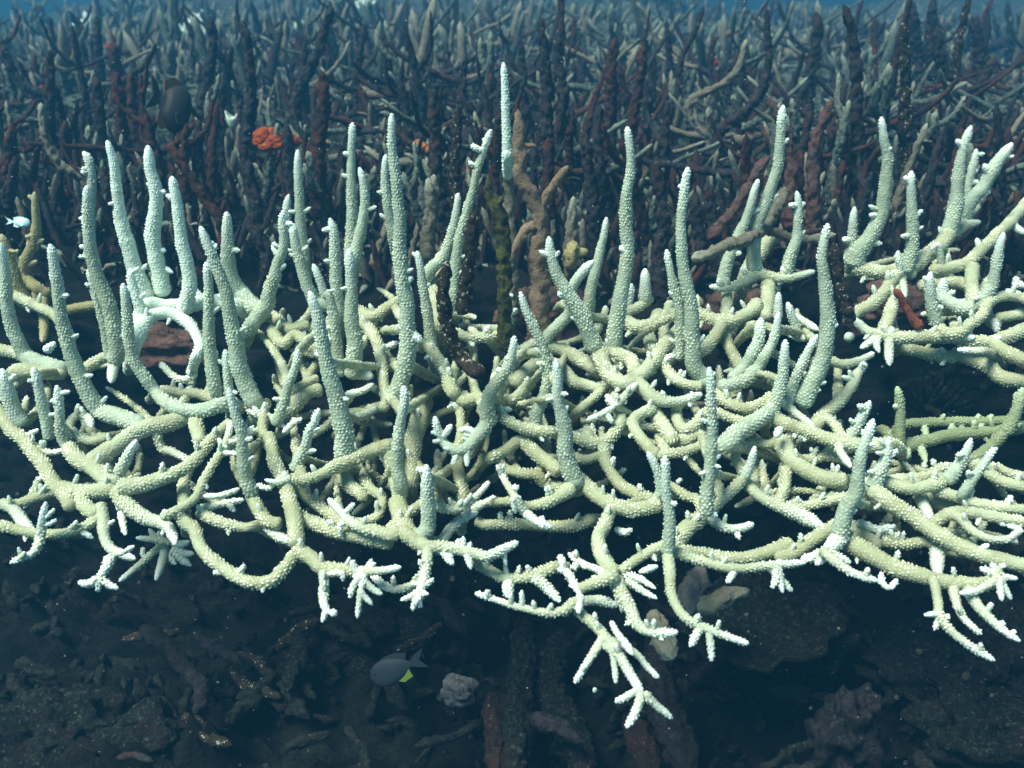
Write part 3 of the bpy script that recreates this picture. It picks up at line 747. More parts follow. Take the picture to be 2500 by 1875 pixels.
'G': """
U 8 16 .02: 2190,943 2198,989 2198,1030 2196,1080
t 7 6: 2195,995 2180,990
P 14 14 .03: 2205,1037 2266,1032 2334,1030 2402,1030 2470,1027
t 6 6: 2385,1022 2393,1012
t 6 6: 2415,1022 2425,1012
P 19 18 .03: 2200,1091 2266,1076 2320,1062 2388,1057 2470,1049 2505,1041
U 11 19 .02: 2497,946 2486,989 2470,1030 2451,1060
P 18 18 .02: 2451,1057 2415,1095 2380,1120
t 8 8: 2488,970 2476,962
P 9 9 .03: 2256,1035 2262,1072
P 9 9 .03: 2325,1032 2320,1062
P 9 9 .03: 2395,1032 2395,1060
P 12 9 .03: 2245,1085 2262,1130
P 12 10 .03: 2215,1090 2215,1120
P 16 16 .05: 2170,1060 2200,1090""",
}
# dead stalks traced: tint r_tip r_base dz : tip ... base ; last field label
DEAD = """
d|9 14 0|813,15 790,76 775,133 744,190 721,258|tall dark leaning stalk reaching the top edge, right of the pale twin lumps
d|9 17 0|592,49 604,114 611,190 611,266 604,342|thick dark stalk rising straight behind the orange sponge on its left
d|9 14 0|513,38 520,114 509,182 495,247|dark stalk standing in front of the pale blue tufted coral
r|14 12 0|277,99 281,152 285,200|short reddish stalk with a swollen top, near the upper left
d|10 14 0|122,121 122,228 118,342|straight dark stalk with a rusty patch halfway up, upper left
d|9 11 0|4,106 30,171 68,213 100,235|curved dark branch sweeping up to the left edge
r|10 14 0|319,178 323,266 338,342|rust coated stalk just left of the dark fish
r|12 20 0|786,171 790,266 778,342 778,456|broad rust spotted stalk right of the orange sponge
d|11 12 0|486,292 482,380 480,450|brown stalk with a little side knob below and right of the dark fish
d|11 17 0|588,349 607,418 623,494|dark stub leaning left just below the pale cup coral
r|11 13 0|410,349 456,418 505,494 540,545|long rusty branch lying diagonally behind the bleached blunt spire
d|12 15 0|607,513 626,570 650,620|dark leaning stub with a pale crust on its bent tip
d|8 11 0|235,38 239,114 243,165|slim dark spike near the upper left corner
d|10 12 0|232,175 243,266 246,330|slim stalk behind the rust coated ones, upper left
r|12 14 0|285,175 292,266 300,330|rust topped stalk second to the left of the dark fish
r|13 15 0|372,281 366,340 370,400|stubby rusty stalk at the tail side of the dark fish
d|8 18 0|1318,42 1327,114 1335,190 1335,285 1338,360|tallest near black stalk behind the centre, right of the pale spire
d|8 15 0|1363,76 1365,152 1373,213 1378,290|dark club shaped stalk right beside the tallest near black one
d|8 10 0|1267,87 1275,160 1280,230|thin dark stalk between the pale spire and the tallest dark one
r|12 14 0|1502,91 1491,171 1491,247 1488,320|stalk with a wine red lumpy head, behind the centre right
r|11 12 0|1570,110 1563,190 1544,285 1535,340|wine red topped stalk leaning right, next to the lumpy headed one
d|12 17 0|1058,213 1062,304 1065,418 1081,513|brown stalk rising behind the gap between the twin bleached spires and the pale spire
k|10 15 0|1119,254 1115,323 1111,399 1112,460|near black stalk left of the leaning bleached spire
d|9 13 0|974,178 989,266 1000,340|dark stalk just behind the tip of the tallest bleached left centre spire
d|12 20 0|1422,319 1434,399 1445,494 1450,580|broad brown pointed stalk left of the tall bleached centre right spire
r|12 14 0|1339,334 1339,418 1340,480|reddish stalk with a rounded top behind the brown antler
d|10 13 0|1388,205 1373,266 1362,340|dark stalk leaning right behind the brown antler
d|13 19 0|1601,380 1608,456 1620,532 1612,608 1608,680|dark furry broken stalk between two tall bleached spires
d|10 12 0|1464,251 1460,340 1465,400|slim dark rounded stalk behind the centre right
d|13 14 0|936,103 948,152 952,210|dark spear shaped stalk with a thick top, upper centre left
d|7 9 0|891,57 876,152 868,205|thin black rod tilting right near the pale tufts
w|15 14 0|835,255 860,235 898,228 925,235|fallen brown stub lying level, upper centre left
w|13 16 0|1046,433 1054,513 1042,588|brown rounded stub behind the small bleached spike
w|11 16 0|1400,478 1396,551 1392,620|brown conical stub speckled with pale grit right of the antler
d|6 9 0|1717,15 1698,76 1671,125 1660,171 1655,250|thin dark branch curving up to the right near the top
d|6 15 0|1869,15 1876,95 1873,171 1850,235 1804,285 1751,330|long dark branch sweeping in a hook up to the top edge
w|7 11 0|1823,95 1804,163 1766,205 1717,228 1683,258|grey dusted branch curving up beside the long hook
w|12 12 0|1683,273 1706,323 1755,334 1812,342 1857,338 1900,345|grey dusted horizontal branch with stumps on it
d|11 15 0|1994,27 1994,95 1979,171 1968,228|blunt dark post against the bright water, upper right
d|8 19 0|2059,8 2074,57 2089,133 2089,228 2093,323 2095,400|tallest dark stalk of the upper right, pointed tip
k|10 16 0|2207,53 2207,114 2211,209 2211,304 2213,380|straight black post right of the tallest upper right stalk
d|14 15 0|2218,-5 2230,76 2236,140|thick dark stalk cut by the top edge, upper right
d|9 12 0|2279,-8 2271,76 2273,140|dark stalk cut by the top edge, second from the thick one
k|7 13 0|2366,-8 2343,95 2332,182 2330,230|slender black stalk leaning right out of the top edge
d|11 12 0|2287,65 2294,133 2313,190 2325,240|dark crooked stalk with a brown knob tip, upper right
d|12 13 0|2374,38 2389,106 2392,170|stout dark stalk leaning left near the right edge
d|12 12 0|2431,137 2410,175 2390,220|stub with a round grey top near the right edge
d|9 10 0|2500,76 2450,103 2393,125|dark diagonal branch entering from the right edge
w|9 10 0|2505,262 2457,251 2400,228 2343,209 2302,213|brown dusted branch arching in from the right edge
w|9 10 0|1884,106 1926,133 1975,140|grey dusted bridge branch between the hook and the blunt post
p|8 19 .02|2034,239 2009,296 1986,361 1986,437 1984,520|hazy pinkish brown stalk with a feathery forked tip
t|6 5|2020,285 2046,272
p|8 16 .02|1875,235 1900,290 1926,342 1933,437 1925,500|pinkish brown stalk directly behind the tallest right hand bleached spire
p|10 16 .03|1880,380 1847,419 1806,490 1771,539 1739,571 1705,590|long reddish brown limb curving down left behind the dead fallen branch
d|12 15 .02|1695,468 1701,530 1710,585|brown blunt stub left of the long reddish limb
d|12 15 .03|1725,444 1733,500 1745,560|brown stub with a tiny pale side twig
t|6 5|1738,500 1760,502
K|15 16 -.10|1155,512 1152,571 1146,625 1138,680 1136,731 1118,768|thick black silt dusted stalk behind the looping one at the centre
K|14 19 -.13|1092,636 1088,666 1082,707 1087,758 1095,799 1108,840 1127,875 1152,900 1184,913|black silt dusted stalk curling down into the bleached thicket
M|14 17 -.07|1188,450 1206,495 1222,531 1228,571 1231,625 1231,700 1232,760 1233,860|dark stalk with mossy green furry head at the centre
t|12 10|1210,505 1228,478
t|9 7|1195,470 1190,435
W|14 12 -.08|1687,631 1731,620 1771,601 1812,590 1853,566 1874,544 1893,512 1915,468|grey dead branch fallen across the right centre
t|12 9|1865,555 1920,577 1961,585 2002,582 2042,571
t|11 8|1890,520 1868,480
t|10 8|1905,490 1925,500
K|13 15 -.03|2036,590 2044,639 2052,693 2063,731 2068,764 2075,790|black stalk with weedy threads right of the tallest right hand spire
O|7 10 -.02|2182,704 2206,739 2225,772 2250,805|short red brown stick leaning in front of the upper right coral
Y|17 14 .05|1399,585 1397,620 1395,660|yellow crusted broken stub right of the antler
t|12 9|1405,610 1436,620
w|12 15 .01|1060,425 1058,470 1050,520 1040,590|brown knobby stub left of the leaning bleached spire
d|9 15 0|40,380 30,430 15,480|brown broken branch near the left edge below the rust coated growths
w|9 13 .02|100,250 110,330 150,405 210,430|long grey branch bending right near the left edge
r|12 14 0|30,300 25,350 20,410|rust furred stub at the left edge
d|12 14 0|700,300 705,400 715,470|dark stalk half hidden behind the bleached spire by the sponge
"""

def ptsof(s): return np.array([[float(v) for v in q.split(',')] for q in s.split()])
def upright(x, y, dz, Df):
    """depths for an upright branch given tip first: its foot follows the shelf, its shaft stands up"""
    n = len(x); d = np.zeros(n); d[-1] = Df(y[-1]) + dz; up = False
    for i in range(n - 2, -1, -1):
        dy = y[i + 1] - y[i]; dx = abs(x[i + 1] - x[i])
        if dy > dx * 1.1: up = True
        if up: d[i] = d[i + 1] - 0.36 * dy / F_PX * d[i + 1]
        else: d[i] = d[i + 1] + Df(y[i]) - Df(y[i + 1])
    return d
DENSE = {}
def dense(x, y, d, r):
    n = max(2, int(np.hypot(np.diff(x), np.diff(y)).sum() / 6)); t = np.linspace(0, 1, n); s = np.linspace(0, 1, len(x))
    s = np.concatenate([[0], np.cumsum(np.hypot(np.diff(x), np.diff(y)))]); s = s / s[-1]
    X, Y, D = np.interp(t, s, x), np.interp(t, s, y), np.interp(t, s, d); return np.column_stack([X, Y, D, np.interp(t, s, r)]), ray(X, Y, D)
def grow_end(x, y, d, r, k, Q):
    """carry an embedded (last) end on into the nearest neighbouring branch, or let it bend away to the back"""
    p = ray(x[-1], y[-1], d[-1]); ux, uy = x[-1] - x[-2], y[-1] - y[-2]; l = max(1, np.hypot(ux, uy)); ux /= l; uy /= l
    best = None
    for kk, (q, P3) in enumerate(Q):
        if kk == k: continue
        ds = np.linalg.norm(P3 - p, axis=1); fw = (q[:, 0] - x[-1]) * ux + (q[:, 1] - y[-1]) * uy
        ds = ds + np.where(fw < -12, .03, 0); m = int(np.argmin(ds))
        if ds[m] < .030 and (best is None or ds[m] < best[0]): best = (ds[m], q[m])
    if best is not None:
        b = best[1]; L = np.hypot(b[0] - x[-1], b[1] - y[-1]); c = ((b[0] - x[-1]) * ux + (b[1] - y[-1]) * uy) / max(L, 1)
        if c < .35 and best[0] > .017: best = None
    if best is not None:
        if L > 7 and c > .6: x = np.append(x, b[0]); y = np.append(y, b[1]); d = np.append(d, b[2]); r = np.append(r, min(r[-1] * 1.08, b[3] * 1.05))
        else: r = np.append(r[:-1], r[-1] * 1.05)
    else:
        x = np.append(x, [x[-1] + 24 * ux, x[-1] + 44 * ux]); y = np.append(y, [y[-1] + 24 * uy + 8, y[-1] + 40 * uy + 30])
        d = np.append(d, [d[-1] + .025, d[-1] + .075]); r = np.append(r, [r[-1] * .95, r[-1] * .7])
    return x, y, d, r
def build_branches(root, text, mat_of, style='coral', Df=Dc, name='branch', twig='branchlet', seed0=0):
    loc = np.array(root.location); last = None; k = -1; L = []
    for line in text.strip().splitlines():
        head, body = line.split(':'); h = head.split(); q = ptsof(body); x, y = q[:, 0], q[:, 1]
        if h[0] == 't': L.append(['t', x, y, None, (float(h[1]), float(h[2]))]); continue
        U = h[0] == 'U'; r0, r1, dz = float(h[1]), float(h[2]), float(h[3])
        d = upright(x, y, dz, Df) if U else Df(y) + dz
        s = np.concatenate([[0], np.cumsum(np.hypot(np.diff(x), np.diff(y)))]); s /= s[-1]
        L.append([h[0], x, y, d, r0 + (r1 - r0) * (s ** 0.75 if U else s), (U or r0 <= 12, (not U) and r1 <= 12)])
    Q = [dense(e[1], e[2], e[3], e[4]) if e[0] != 't' else (np.full((1, 4), 1e5), np.full((1, 3), 1e5)) for e in L]
    DENSE[root.name] = [q[0] for q in Q if len(q[0]) > 1]
    for k, e in enumerate(L):
        if e[0] == 't':
            _, x, y, _, rt = e; pq = last[1]; jn = int(np.argmin(np.hypot(pq[:, 0] - x[0], pq[:, 1] - y[0]))); d0 = pq[jn, 2]
            if 5 < np.hypot(pq[jn, 0] - x[0], pq[jn, 1] - y[0]) < 60: x = np.append(pq[jn, 0], x); y = np.append(pq[jn, 1], y)   # start on the parent's axis
            ln = np.hypot(x - x[0], y - y[0]); d = d0 - ln / F_PX * d0 * random.uniform(-.1, .45)
            P = ray(x, y, d); R = np.linspace(rt[0] * .92, rt[1] * .95, len(x)) * d / F_PX
            V, Fq, at = tube(P, R, style, k + seed0, (False, True), .85)
            link(twig, mesh_from(twig, V - loc, Fq, mat_of(last[2], x[0], y[0]), at), last[0]); continue
        m, x, y, d, r, tips = e; U = m == 'U'; pq = Q[k][0]; mt = mat_of(U, x[0], y[0]); amp = 1.0
        if style == 'coral':
            if not tips[1] and not U and y[-1] > 1280 and r[-1] < 24 and (y[-1] - y[-2]) > .3 * abs(x[-1] - x[-2]): tips = (tips[0], True); r = r.copy(); r[-1] *= .7
            if not tips[1]: x, y, d, r = grow_end(x, y, d, r, k, Q)
            if not tips[0]: x, y, d, r = [v[::-1] for v in grow_end(x[::-1], y[::-1], d[::-1], r[::-1], k, Q)]
        V, Fq, at = tube(ray(x, y, d), r * (1.0 if style != 'coral' else .83 if U else .75) * d / F_PX, style, k + seed0, tips, amp, plen=.022 if y.min() > 1150 else .015)  # tips are naturally white; low front ones run longer as painted highlights
        nm_ = 'upright_branch' if (U and style == 'coral') else name
        ob = link(nm_, mesh_from(nm_, V - loc, Fq, mt, at), root); last = (ob, pq, U)
        if style == 'coral' and len(pq) > 16:
            for q_ in range(random.choice((0, 1, 2, 3)) + (1 if not U else 0)):
                b = pq[int(len(pq) * random.uniform(.12, .85))]; sg = random.choice((-1, 1)); ln = random.uniform(9, 17) + b[3]; an = random.uniform(-.5, .9)
                tx_, ty_ = (sg, -an) if U else (an * sg, random.choice((-1, -1, .8))); nn = math.hypot(tx_, ty_); tx_ /= nn; ty_ /= nn
                xx = np.array([b[0], b[0] + tx_ * ln * .55, b[0] + tx_ * ln]); yy = np.array([b[1], b[1] + ty_ * ln * .55, b[1] + ty_ * ln - 3]); dd = np.full(3, b[2]) - np.array([0, .002, .004])
                rb = random.uniform(4.5, 7); V, Fq, at = tube(ray(xx, yy, dd), np.array([rb, rb * .95, rb * .85]) * b[2] / F_PX, style, k + q_, (False, True), .8, plen=.005)
                link(twig, mesh_from(twig, V - loc, Fq, mt, at), ob)

def fillers(root, n, box, dzr, seed, mat, rr=(8, 13)):
    """shorter branches of the same colony growing out of the listed ones into the gaps behind them"""
    rnd = random.Random(seed); loc = np.array(root.location); Q = np.vstack(DENSE[root.name])
    x0, y0, x1, y1 = box; Q = Q[(Q[:, 0] > x0) & (Q[:, 0] < x1) & (Q[:, 1] > y0) & (Q[:, 1] < y1) & (Q[:, 3] > 11)]
    for i in range(n):
        b = Q[rnd.randrange(len(Q))]; x, y, d = b[0], b[1], b[2]; a = rnd.uniform(0, 6.28); L = rnd.uniform(90, 220); bend = rnd.uniform(-1.0, 1.0); q = []; N = 7
        if rnd.random() < .45: a = -1.57 + rnd.uniform(-.9, .9); L *= .8; bend = -1.57 - a
        tgt = rnd.uniform(*dzr); sgn = 1
        for t in np.linspace(0, 1, N):
            q.append((x, y, Dc(y) + (d - Dc(b[1])) * (1 - t) + tgt * math.sin(t * 2.2))); x += math.cos(a) * L / (N - 1); y += math.sin(a) * L / (N - 1) * .75; a += bend / (N - 1)
        q = np.array(q); r = min(rnd.uniform(*rr), b[3])
        if q[:, 1].min() < y0 - 50 or q[:, 1].max() > y1 + 15: continue
        V, Fq, at = tube(ray(q[:, 0], q[:, 1], q[:, 2]), np.linspace(r, r * .5, N) * q[:, 2] / F_PX, 'coral', 500 + i, (False, True), plen=.004)
        link('side_branch', mesh_from('side_branch', V - loc, Fq, mat, at), root)

COL = {
 'A': ("bleached staghorn coral colony filling the left side, fans of white fingertips at its lower edge", (280, 1000)),
 'B': ("whitest bleached coral, tall smooth glowing spires on an arched base at upper left", (400, 780)),
 'C': ("bleached staghorn coral colony left of centre with several of the tallest paired spires", (850, 1000)),
 'D': ("bleached central staghorn coral colony whose forked fingers reach lowest into the dark", (1420, 1000)),
 'E': ("bleached staghorn coral colony over the right side, long arms sweeping to lower right", (1950, 1050)),
 'F': ("bleached staghorn coral at upper right with thick forks above the dark hollow", (2260, 720)),
 'G': ("dim olive coral with two parallel level arms joined by rungs, under the dark hollow", (2350, 1050)),
 'H': ("yellowish brown coral with a thin crooked spire at the far left, behind the bleached branches", (70, 700)),
}
for k, (lab, c) in COL.items():
    loc = ray(c[0], c[1], Dc(c[1]) + .05)
    root = thing("staghorn_coral", lab, "coral", loc, "bleached staghorn corals in front" if k in 'ABCDEF' else None)
    def mo(U, x, y, k=k):
        if k == 'B': return M_coral_w
        if k == 'G': return M_coral_g
        if k == 'H': return M_coral_y
        return M_coral_s if U else M_coral
    build_branches(root, CORAL[k], mo, seed0=ord(k) * 7)
    if k == 'A': fillers(root, 26, (40, 860, 560, 1230), (.03, .09), 1, M_coral)
    if k == 'C': fillers(root, 58, (560, 740, 1120, 1250), (.03, .10), 2, M_coral)
    if k == 'D': fillers(root, 60, (1080, 760, 1540, 1240), (.02, .09), 3, M_coral)
    if k == 'E': fillers(root, 56, (1560, 760, 2080, 1260), (.02, .09), 4, M_coral); fillers(root, 22, (2060, 1150, 2450, 1400), (.03, .09), 14, M_coral)
    if k == 'F': fillers(root, 14, (2080, 640, 2490, 850), (.03, .09), 5, M_coral)

# centre: antler and pale spire
def single(text, style, mat, nm, tw, name, label, cat, Df=Dg, group=None):
    f = ptsof(text.strip().splitlines()[0].split(':')[1])
    root = thing(name, label, cat, ray(f[-1][0], f[-1][1], Df(f[-1][1])), group)
    build_branches(root, text, lambda *a: mat, style, Df, nm, tw); return root
single("""U 11 27 .03: 1265,266 1267,323 1267,380 1274,437 1297,475 1316,524 1320,570 1312,598 1315,653 1318,720 1316,790 1310,860
t 12 4: 1280,353 1310,357
t 13 9: 1308,530 1330,484 1360,440 1388,403
t 14 11: 1315,545 1287,560 1266,588 1250,622""", 'rough', M_dead['a'], 'branch', 'branchlet', "dead_coral_antler",
 "smooth brown antler shaped coral standing at the centre behind the bleached branches", "coral", Dc)
single("""U 7 14 -.37: 1229,152 1232,209 1234,266 1236,323 1238,365 1239,385
t 6 4: 1236,312 1240,308""", 'coral', M_coral_w, 'branch', 'branchlet', "staghorn_spire",
 "tallest thin pale spire at the centre, beside the brown antler", "coral", Dc)

single('''U 9 16 .075: 1237,340 1240,418 1245,520 1250,640 1252,800''', 'rough', M_dead['a2'], 'branch', 'branchlet', "dead_coral_stalk",
 "brownish grey stalk under the tallest pale spire, half behind the antler", "dead coral", Dc)

# ------------------------------------------------------------------ dead stalks traced one by one
cur = None; k = 0; TR = []; TRP = []
GRP = "dead staghorn stalks behind the bleached coral"
for line in DEAD.strip().splitlines():
    f = line.split('|')
    if f[0] == 't': cur[-1].append((f[1], f[2])); continue
    cur = [f[0], f[1], f[2], f[3], []]; TR.append(cur)
for tint, rz, body, lab, tw in TR:
    k += 1; q = ptsof(body); r0, r1, dz = [float(v) for v in rz.split()]
    x, y = q[:, 0], q[:, 1]; up = (y[-1] - y[0]) > abs(x[-1] - x[0]) * .7
    DF = Dc if tint.isupper() else Dg; tint = tint.lower(); off = 0 if DF is Dc else (.11 if up else .10)
    if up and DF is Dg: x = np.append(x, x[-1] + 4); y = np.append(y, y[-1] + 60)
    d = upright(x, y, dz - off, DF) if up else DF(y) + dz - off
    TRP.append(np.column_stack([x, y, d])); P = ray(x, y, d); s = np.linspace(0, 1, len(x)); R = 1.05 * (r0 + (r1 - r0) * s) * d / F_PX
    V, Fq, at = tube(P, R, 'rough', k, (True, False), 1.0, cols=22, ds=.0028)
    loc = P[-1]; o = link("dead_coral_stalk", mesh_from("dead_coral_stalk", V - loc, Fq, M_dead[tint], at)); o.location = loc
    tag(o, lab, "dead coral", GRP)
    for rr_, b in tw:
        t0, t1 = [float(v) for v in rr_.split()]; tq = ptsof(b); j = int(np.argmin(np.hypot(x - tq[0, 0], y - tq[0, 1]))); td = np.full(len(tq), d[j])
        V, Fq, at = tube(ray(tq[:, 0], tq[:, 1], td), np.linspace(t0, t1, len(tq)) * td / F_PX, 'rough', k, (False, True), 1.0, cols=16, ds=.0028)
        link("branchlet", mesh_from("branchlet", V - loc, Fq, M_dead[tint], at), o)

# crowd of ordinary stalks: twelve shapes, copied
def stalk_shape(seed, hi, r0, r1, lean, fork=False, cols=12, ds=None):
    rnd = random.Random(seed); n = 6; P = []; x = y = 0.0; vx, vy = rnd.uniform(-lean, lean), rnd.uniform(-lean, lean)
    for t in np.linspace(0, 1, n):
        P.append((x, y, t * hi)); x += vx * hi / n; y += vy * hi / n; vx += rnd.uniform(-.12, .12); vy += rnd.uniform(-.12, .12)
    P = np.array(P)[::-1]; V, Fq, at = tube(P, np.linspace(r0, r1, n), 'rough', seed, (True, False), 1.0, cols=cols, ds=ds)
    if fork:
        b = P[rnd.randrange(1, 4)]; a = rnd.uniform(0, 6.28); L = rnd.uniform(.02, .05)
        Q = np.array([b, b + np.array([math.cos(a) * L * .7, math.sin(a) * L * .7, L * .5]), b + np.array([math.cos(a) * L, math.sin(a) * L, L * 1.3])])
        V2, F2, a2 = tube(Q, np.array([r0, r0 * .9, r0 * .6]), 'rough', seed + 1, (False, True), 1.0, cols=cols, ds=ds)
        Fq = np.vstack([Fq, F2 + len(V)]); V = np.vstack([V, V2]); at = {q: np.concatenate([at[q], a2[q]]) for q in at}
    return V, Fq, at
protos = []; tints = ['d', 'r', 'g', 'r', 'd', 'r', 'w', 'd', 'r', 'd', 'd', 'r', 'g', 'w']
for i, tn in enumerate(tints):
    V, Fq, at = stalk_shape(100 + i, random.uniform(.085, .15), random.uniform(.0035, .0055), random.uniform(.0075, .0095), .24, i % 2 == 0, 20, .0026)
    protos.append(mesh_from("dead_coral_stalk", V, Fq, M_dead[tn], at))
TP = np.vstack([np.column_stack([np.interp(np.linspace(0, 1, 40), np.linspace(0, 1, len(t)), t[:, k]) for k in range(3)]) for t in TRP])
first = None; used = []
rnd = random.Random(11); cnt = 0; tries = 0
while cnt < 236 and tries < 30000:
    tries += 1; y = 150 + 500 * rnd.random() ** 0.8; x = rnd.uniform(-60, 2560); d = float(Dg(y))
    if any(abs(x - a) < 34 / d * 1.25 and abs(y - b) < 30 / d * 1.2 for a, b in used): continue
    hp = .14 * F_PX / d
    if np.any((np.abs(TP[:, 0] - x) < 26) & (TP[:, 1] < y) & (TP[:, 1] > y - hp) & (TP[:, 2] > d - .04)) and rnd.random() < .9: continue
    if (abs(x - 424) < 60 and 200 < y < 460) or (abs(x - 668) < 60 and 300 < y < 520): continue
    used.append((x, y)); p = ground_pt(x, y)
    me = rnd.choice(protos)
    if first is None:
        first = link("dead_coral_stalk", me); tag(first, "one of the crowded short dark stalks of the dead thicket behind the bleached coral", "dead coral", "crowd of short dead stalks in the thicket behind"); o = first
    else:
        o = first.copy(); o.data = me; scene.collection.objects.link(o)
    o.location = Vector(p) - Vector((0, 0, .012)); o.rotation_euler = (rnd.uniform(-.15, .15), rnd.uniform(-.24, .24), rnd.uniform(0, 6.28))
    s = rnd.uniform(.6, 1.0); o.scale = (s, s, s * rnd.uniform(.8, 1.45)); cnt += 1

# beyond them, too many to count
def soup(name, label, cat, items, mats):
    Vs, Fs, off, A, MI = [], [], 0, {'pale': [], 'knob': []}, []
    for V, Fq, at, mi in items:
        MI.append(np.full(len(Fq), mi)); Vs.append(V); Fs.append(Fq + off); off += len(V); [A[q].append(at[q]) for q in A]
    o = link(name, mesh_from(name, np.vstack(Vs), np.vstack(Fs), M_dead[mats[0]], {q: np.concatenate(A[q]) for q in A})); o['kind'] = 'stuff'; tag(o, label, cat)
    [o.data.materials.append(M_dead[m]) for m in mats[1:]]; o.data.polygons.foreach_set('material_index', np.concatenate(MI).astype(np.int32)); o.data.update(); return o
lib = [stalk_shape(300 + i, random.uniform(.07, .16), .0065, .011, .14, i % 3 == 0, 7, .012) for i in range(16)]
def place(V, p, s, a, til, zs=1.0):
    c, si = math.cos(a), math.sin(a); W = V * s * np.array([1, 1, zs]); W = np.stack([W[:, 0] * c - W[:, 1] * si, W[:, 0] * si + W[:, 1] * c, W[:, 2]], 1)
    W[:, 0] += W[:, 2] * til[0]; W[:, 1] += W[:, 2] * til[1]; return W + p
far_items = []
for i in range(4100):
    if i < 2300: y = rnd.choice([rnd.uniform(22, 60), rnd.uniform(40, 110), rnd.uniform(90, 190), rnd.uniform(90, 260)]); s = rnd.choice((rnd.uniform(.35, .7), rnd.uniform(.5, 1.2)))
    else: y = rnd.uniform(180, 700); s = rnd.uniform(.3, .62)
    x = rnd.uniform(-150, 2650); p = ground_pt(x, y); V, Fq, at = rnd.choice(lib); dg = float(Dg(y)); hp = .13 * s * F_PX / dg
    if np.any((np.abs(TP[:, 0] - x) < 18) & (TP[:, 1] < y) & (TP[:, 1] > y - hp) & (TP[:, 2] > dg - .04)) and rnd.random() < .85: continue
    if (abs(x - 424) < 70 and 230 < y < 440) or (abs(x - 668) < 60 and 340 < y < 470): continue
    far_items.append((place(V, p - np.array([0, 0, .01]), s, rnd.uniform(0, 6.28), (rnd.uniform(-.4, .4), rnd.uniform(-.3, .3)), rnd.uniform(.45, 1.1) if i < 2300 else 1.0), Fq, at, rnd.choice((0, 1, 1, 1, 2, 2) if i < 2300 else (0, 0, 3, 3, 3, 1, 2))))  # far stalks mostly take paler teal tints: water haze put into their colour
for i in range(300):      # crooked and fallen branches tangled through the thicket
    y = rnd.uniform(60, 520); x = rnd.uniform(-100, 2600); p = ground_pt(x, y); dg = float(Dg(y))
    if (abs(x - 424) < 110 and y < 470) or (abs(x - 668) < 110 and 280 < y < 520): continue
    a = rnd.choice((0, math.pi)) + rnd.uniform(-.8, .8); L = rnd.uniform(.05, .13) * (1 + .25 * dg); c = p + np.array([0, 0, rnd.uniform(.015, .06)]); v = np.array([math.cos(a), math.sin(a), rnd.uniform(-.1, .4)]); q = []
    for t in range(6):
        q.append(c.copy()); c = c + v * L / 5; v = v + np.array([rnd.uniform(-.25, .25), rnd.uniform(-.25, .25), rnd.uniform(-.1, .42)]); v /= np.linalg.norm(v)
    r = rnd.uniform(.003, .0052); V, Fq, at = tube(np.array(q), np.linspace(r * 1.2, r * .7, 6), 'rough', i % 50, (False, True), 1.1, cols=9, ds=.006)
    far_items.append((V, Fq, at, rnd.choice((0, 0, 1, 2, 3))))
soup("small_dead_coral", "smaller dead coral stalks too many to count, between the larger ones and fading into blue water", "dead coral", far_items, 'dgwr')
# rubble of broken fingers lying between the stalks
items = []
for i in range(2900):
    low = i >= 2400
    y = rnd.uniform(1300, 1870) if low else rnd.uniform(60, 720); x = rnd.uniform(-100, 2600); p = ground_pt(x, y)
    a = rnd.uniform(0, 6.28); L = rnd.uniform(.008, .032); el = rnd.uniform(-.1, 1.3); v = np.array([math.cos(a) * math.cos(el), math.sin(a) * math.cos(el), math.sin(el)]) * L
    r = rnd.uniform(.0018, .0045) * (1.6 if low else 1); b = p + np.array([0, 0, .001]); bend = np.array([rnd.uniform(-.4, .4), rnd.uniform(-.4, .4), .3]) * L * .4
    V, Fq, at = tube(np.array([b - v * .3, b + v * .3 + bend, b + v]), np.array([r, r * .9, r * .5]), 'rough', i % 40, (True, True), 1.6, cols=7, ds=.004)
    items.append((V, Fq, at, 0 if low else rnd.choice((0, 0, 0, 1, 2)), low))
soup("coral_rubble", "broken coral fingers strewn between the dead stalks", "rubble", [t[:4] for t in items if not t[4]], 'dgw')
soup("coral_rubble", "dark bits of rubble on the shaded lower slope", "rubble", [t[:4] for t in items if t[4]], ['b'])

# ------------------------------------------------------------------ rocks, trunks and oddments
def ball(rx, ry, rz, seed, amp=.25, freq=1.6, nu=40, nv=28):
    th = np.linspace(0, math.pi, nv); ph = np.arange(nu) * 2 * math.pi / nu
    n = np.stack([np.sin(th)[:, None] * np.cos(ph), np.sin(th)[:, None] * np.sin(ph), np.cos(th)[:, None] + 0 * ph], -1)
    k = 1 + amp * fbm(n + seed * 3.7, freq, 4, seed); X = n * k[..., None] * np.array([rx, ry, rz])
    idx = np.arange(nv * nu).reshape(nv, nu); a0 = idx[:-1]; b0 = idx[1:]
    return X.reshape(-1, 3), np.stack([a0, b0, np.roll(b0, -1, 1), np.roll(a0, -1, 1)], -1).reshape(-1, 4)
def lump(name, label, cat, x, y, d, rx, ry, rz, mat, seed, amp=.25, freq=1.6, group=None):
    """radii in photo pixels at that depth"""
    u = d / F_PX; V, Fq = ball(rx * u, ry * u, rz * u, seed, amp, freq, 72, 50)
    o = link(name, mesh_from(name, V, Fq, mat)); o.location = ray(x, y, d); return tag(o, label, cat, group)
M_rock = dead_mat("algae_rock", (.004, .006, .006), (.016, .021, .018), (.016, .012, .013), 31, (.5, .62), pale=(.07, .085, .075), pthr=(.55, .75))  # dark algae, taken darker still to paint in the under-ledge shade
M_rockp = dead_mat("pinkish_crust_rock", (.014, .013, .016), (.038, .034, .04), (.012, .012, .012), 33, (.45, .6), pale=(.11, .10, .11))
M_rockb = dead_mat("brown_rock", (.10, .055, .045), (.17, .10, .085), (.06, .05, .045), 37, (.5, .65), pale=(.3, .26, .2))
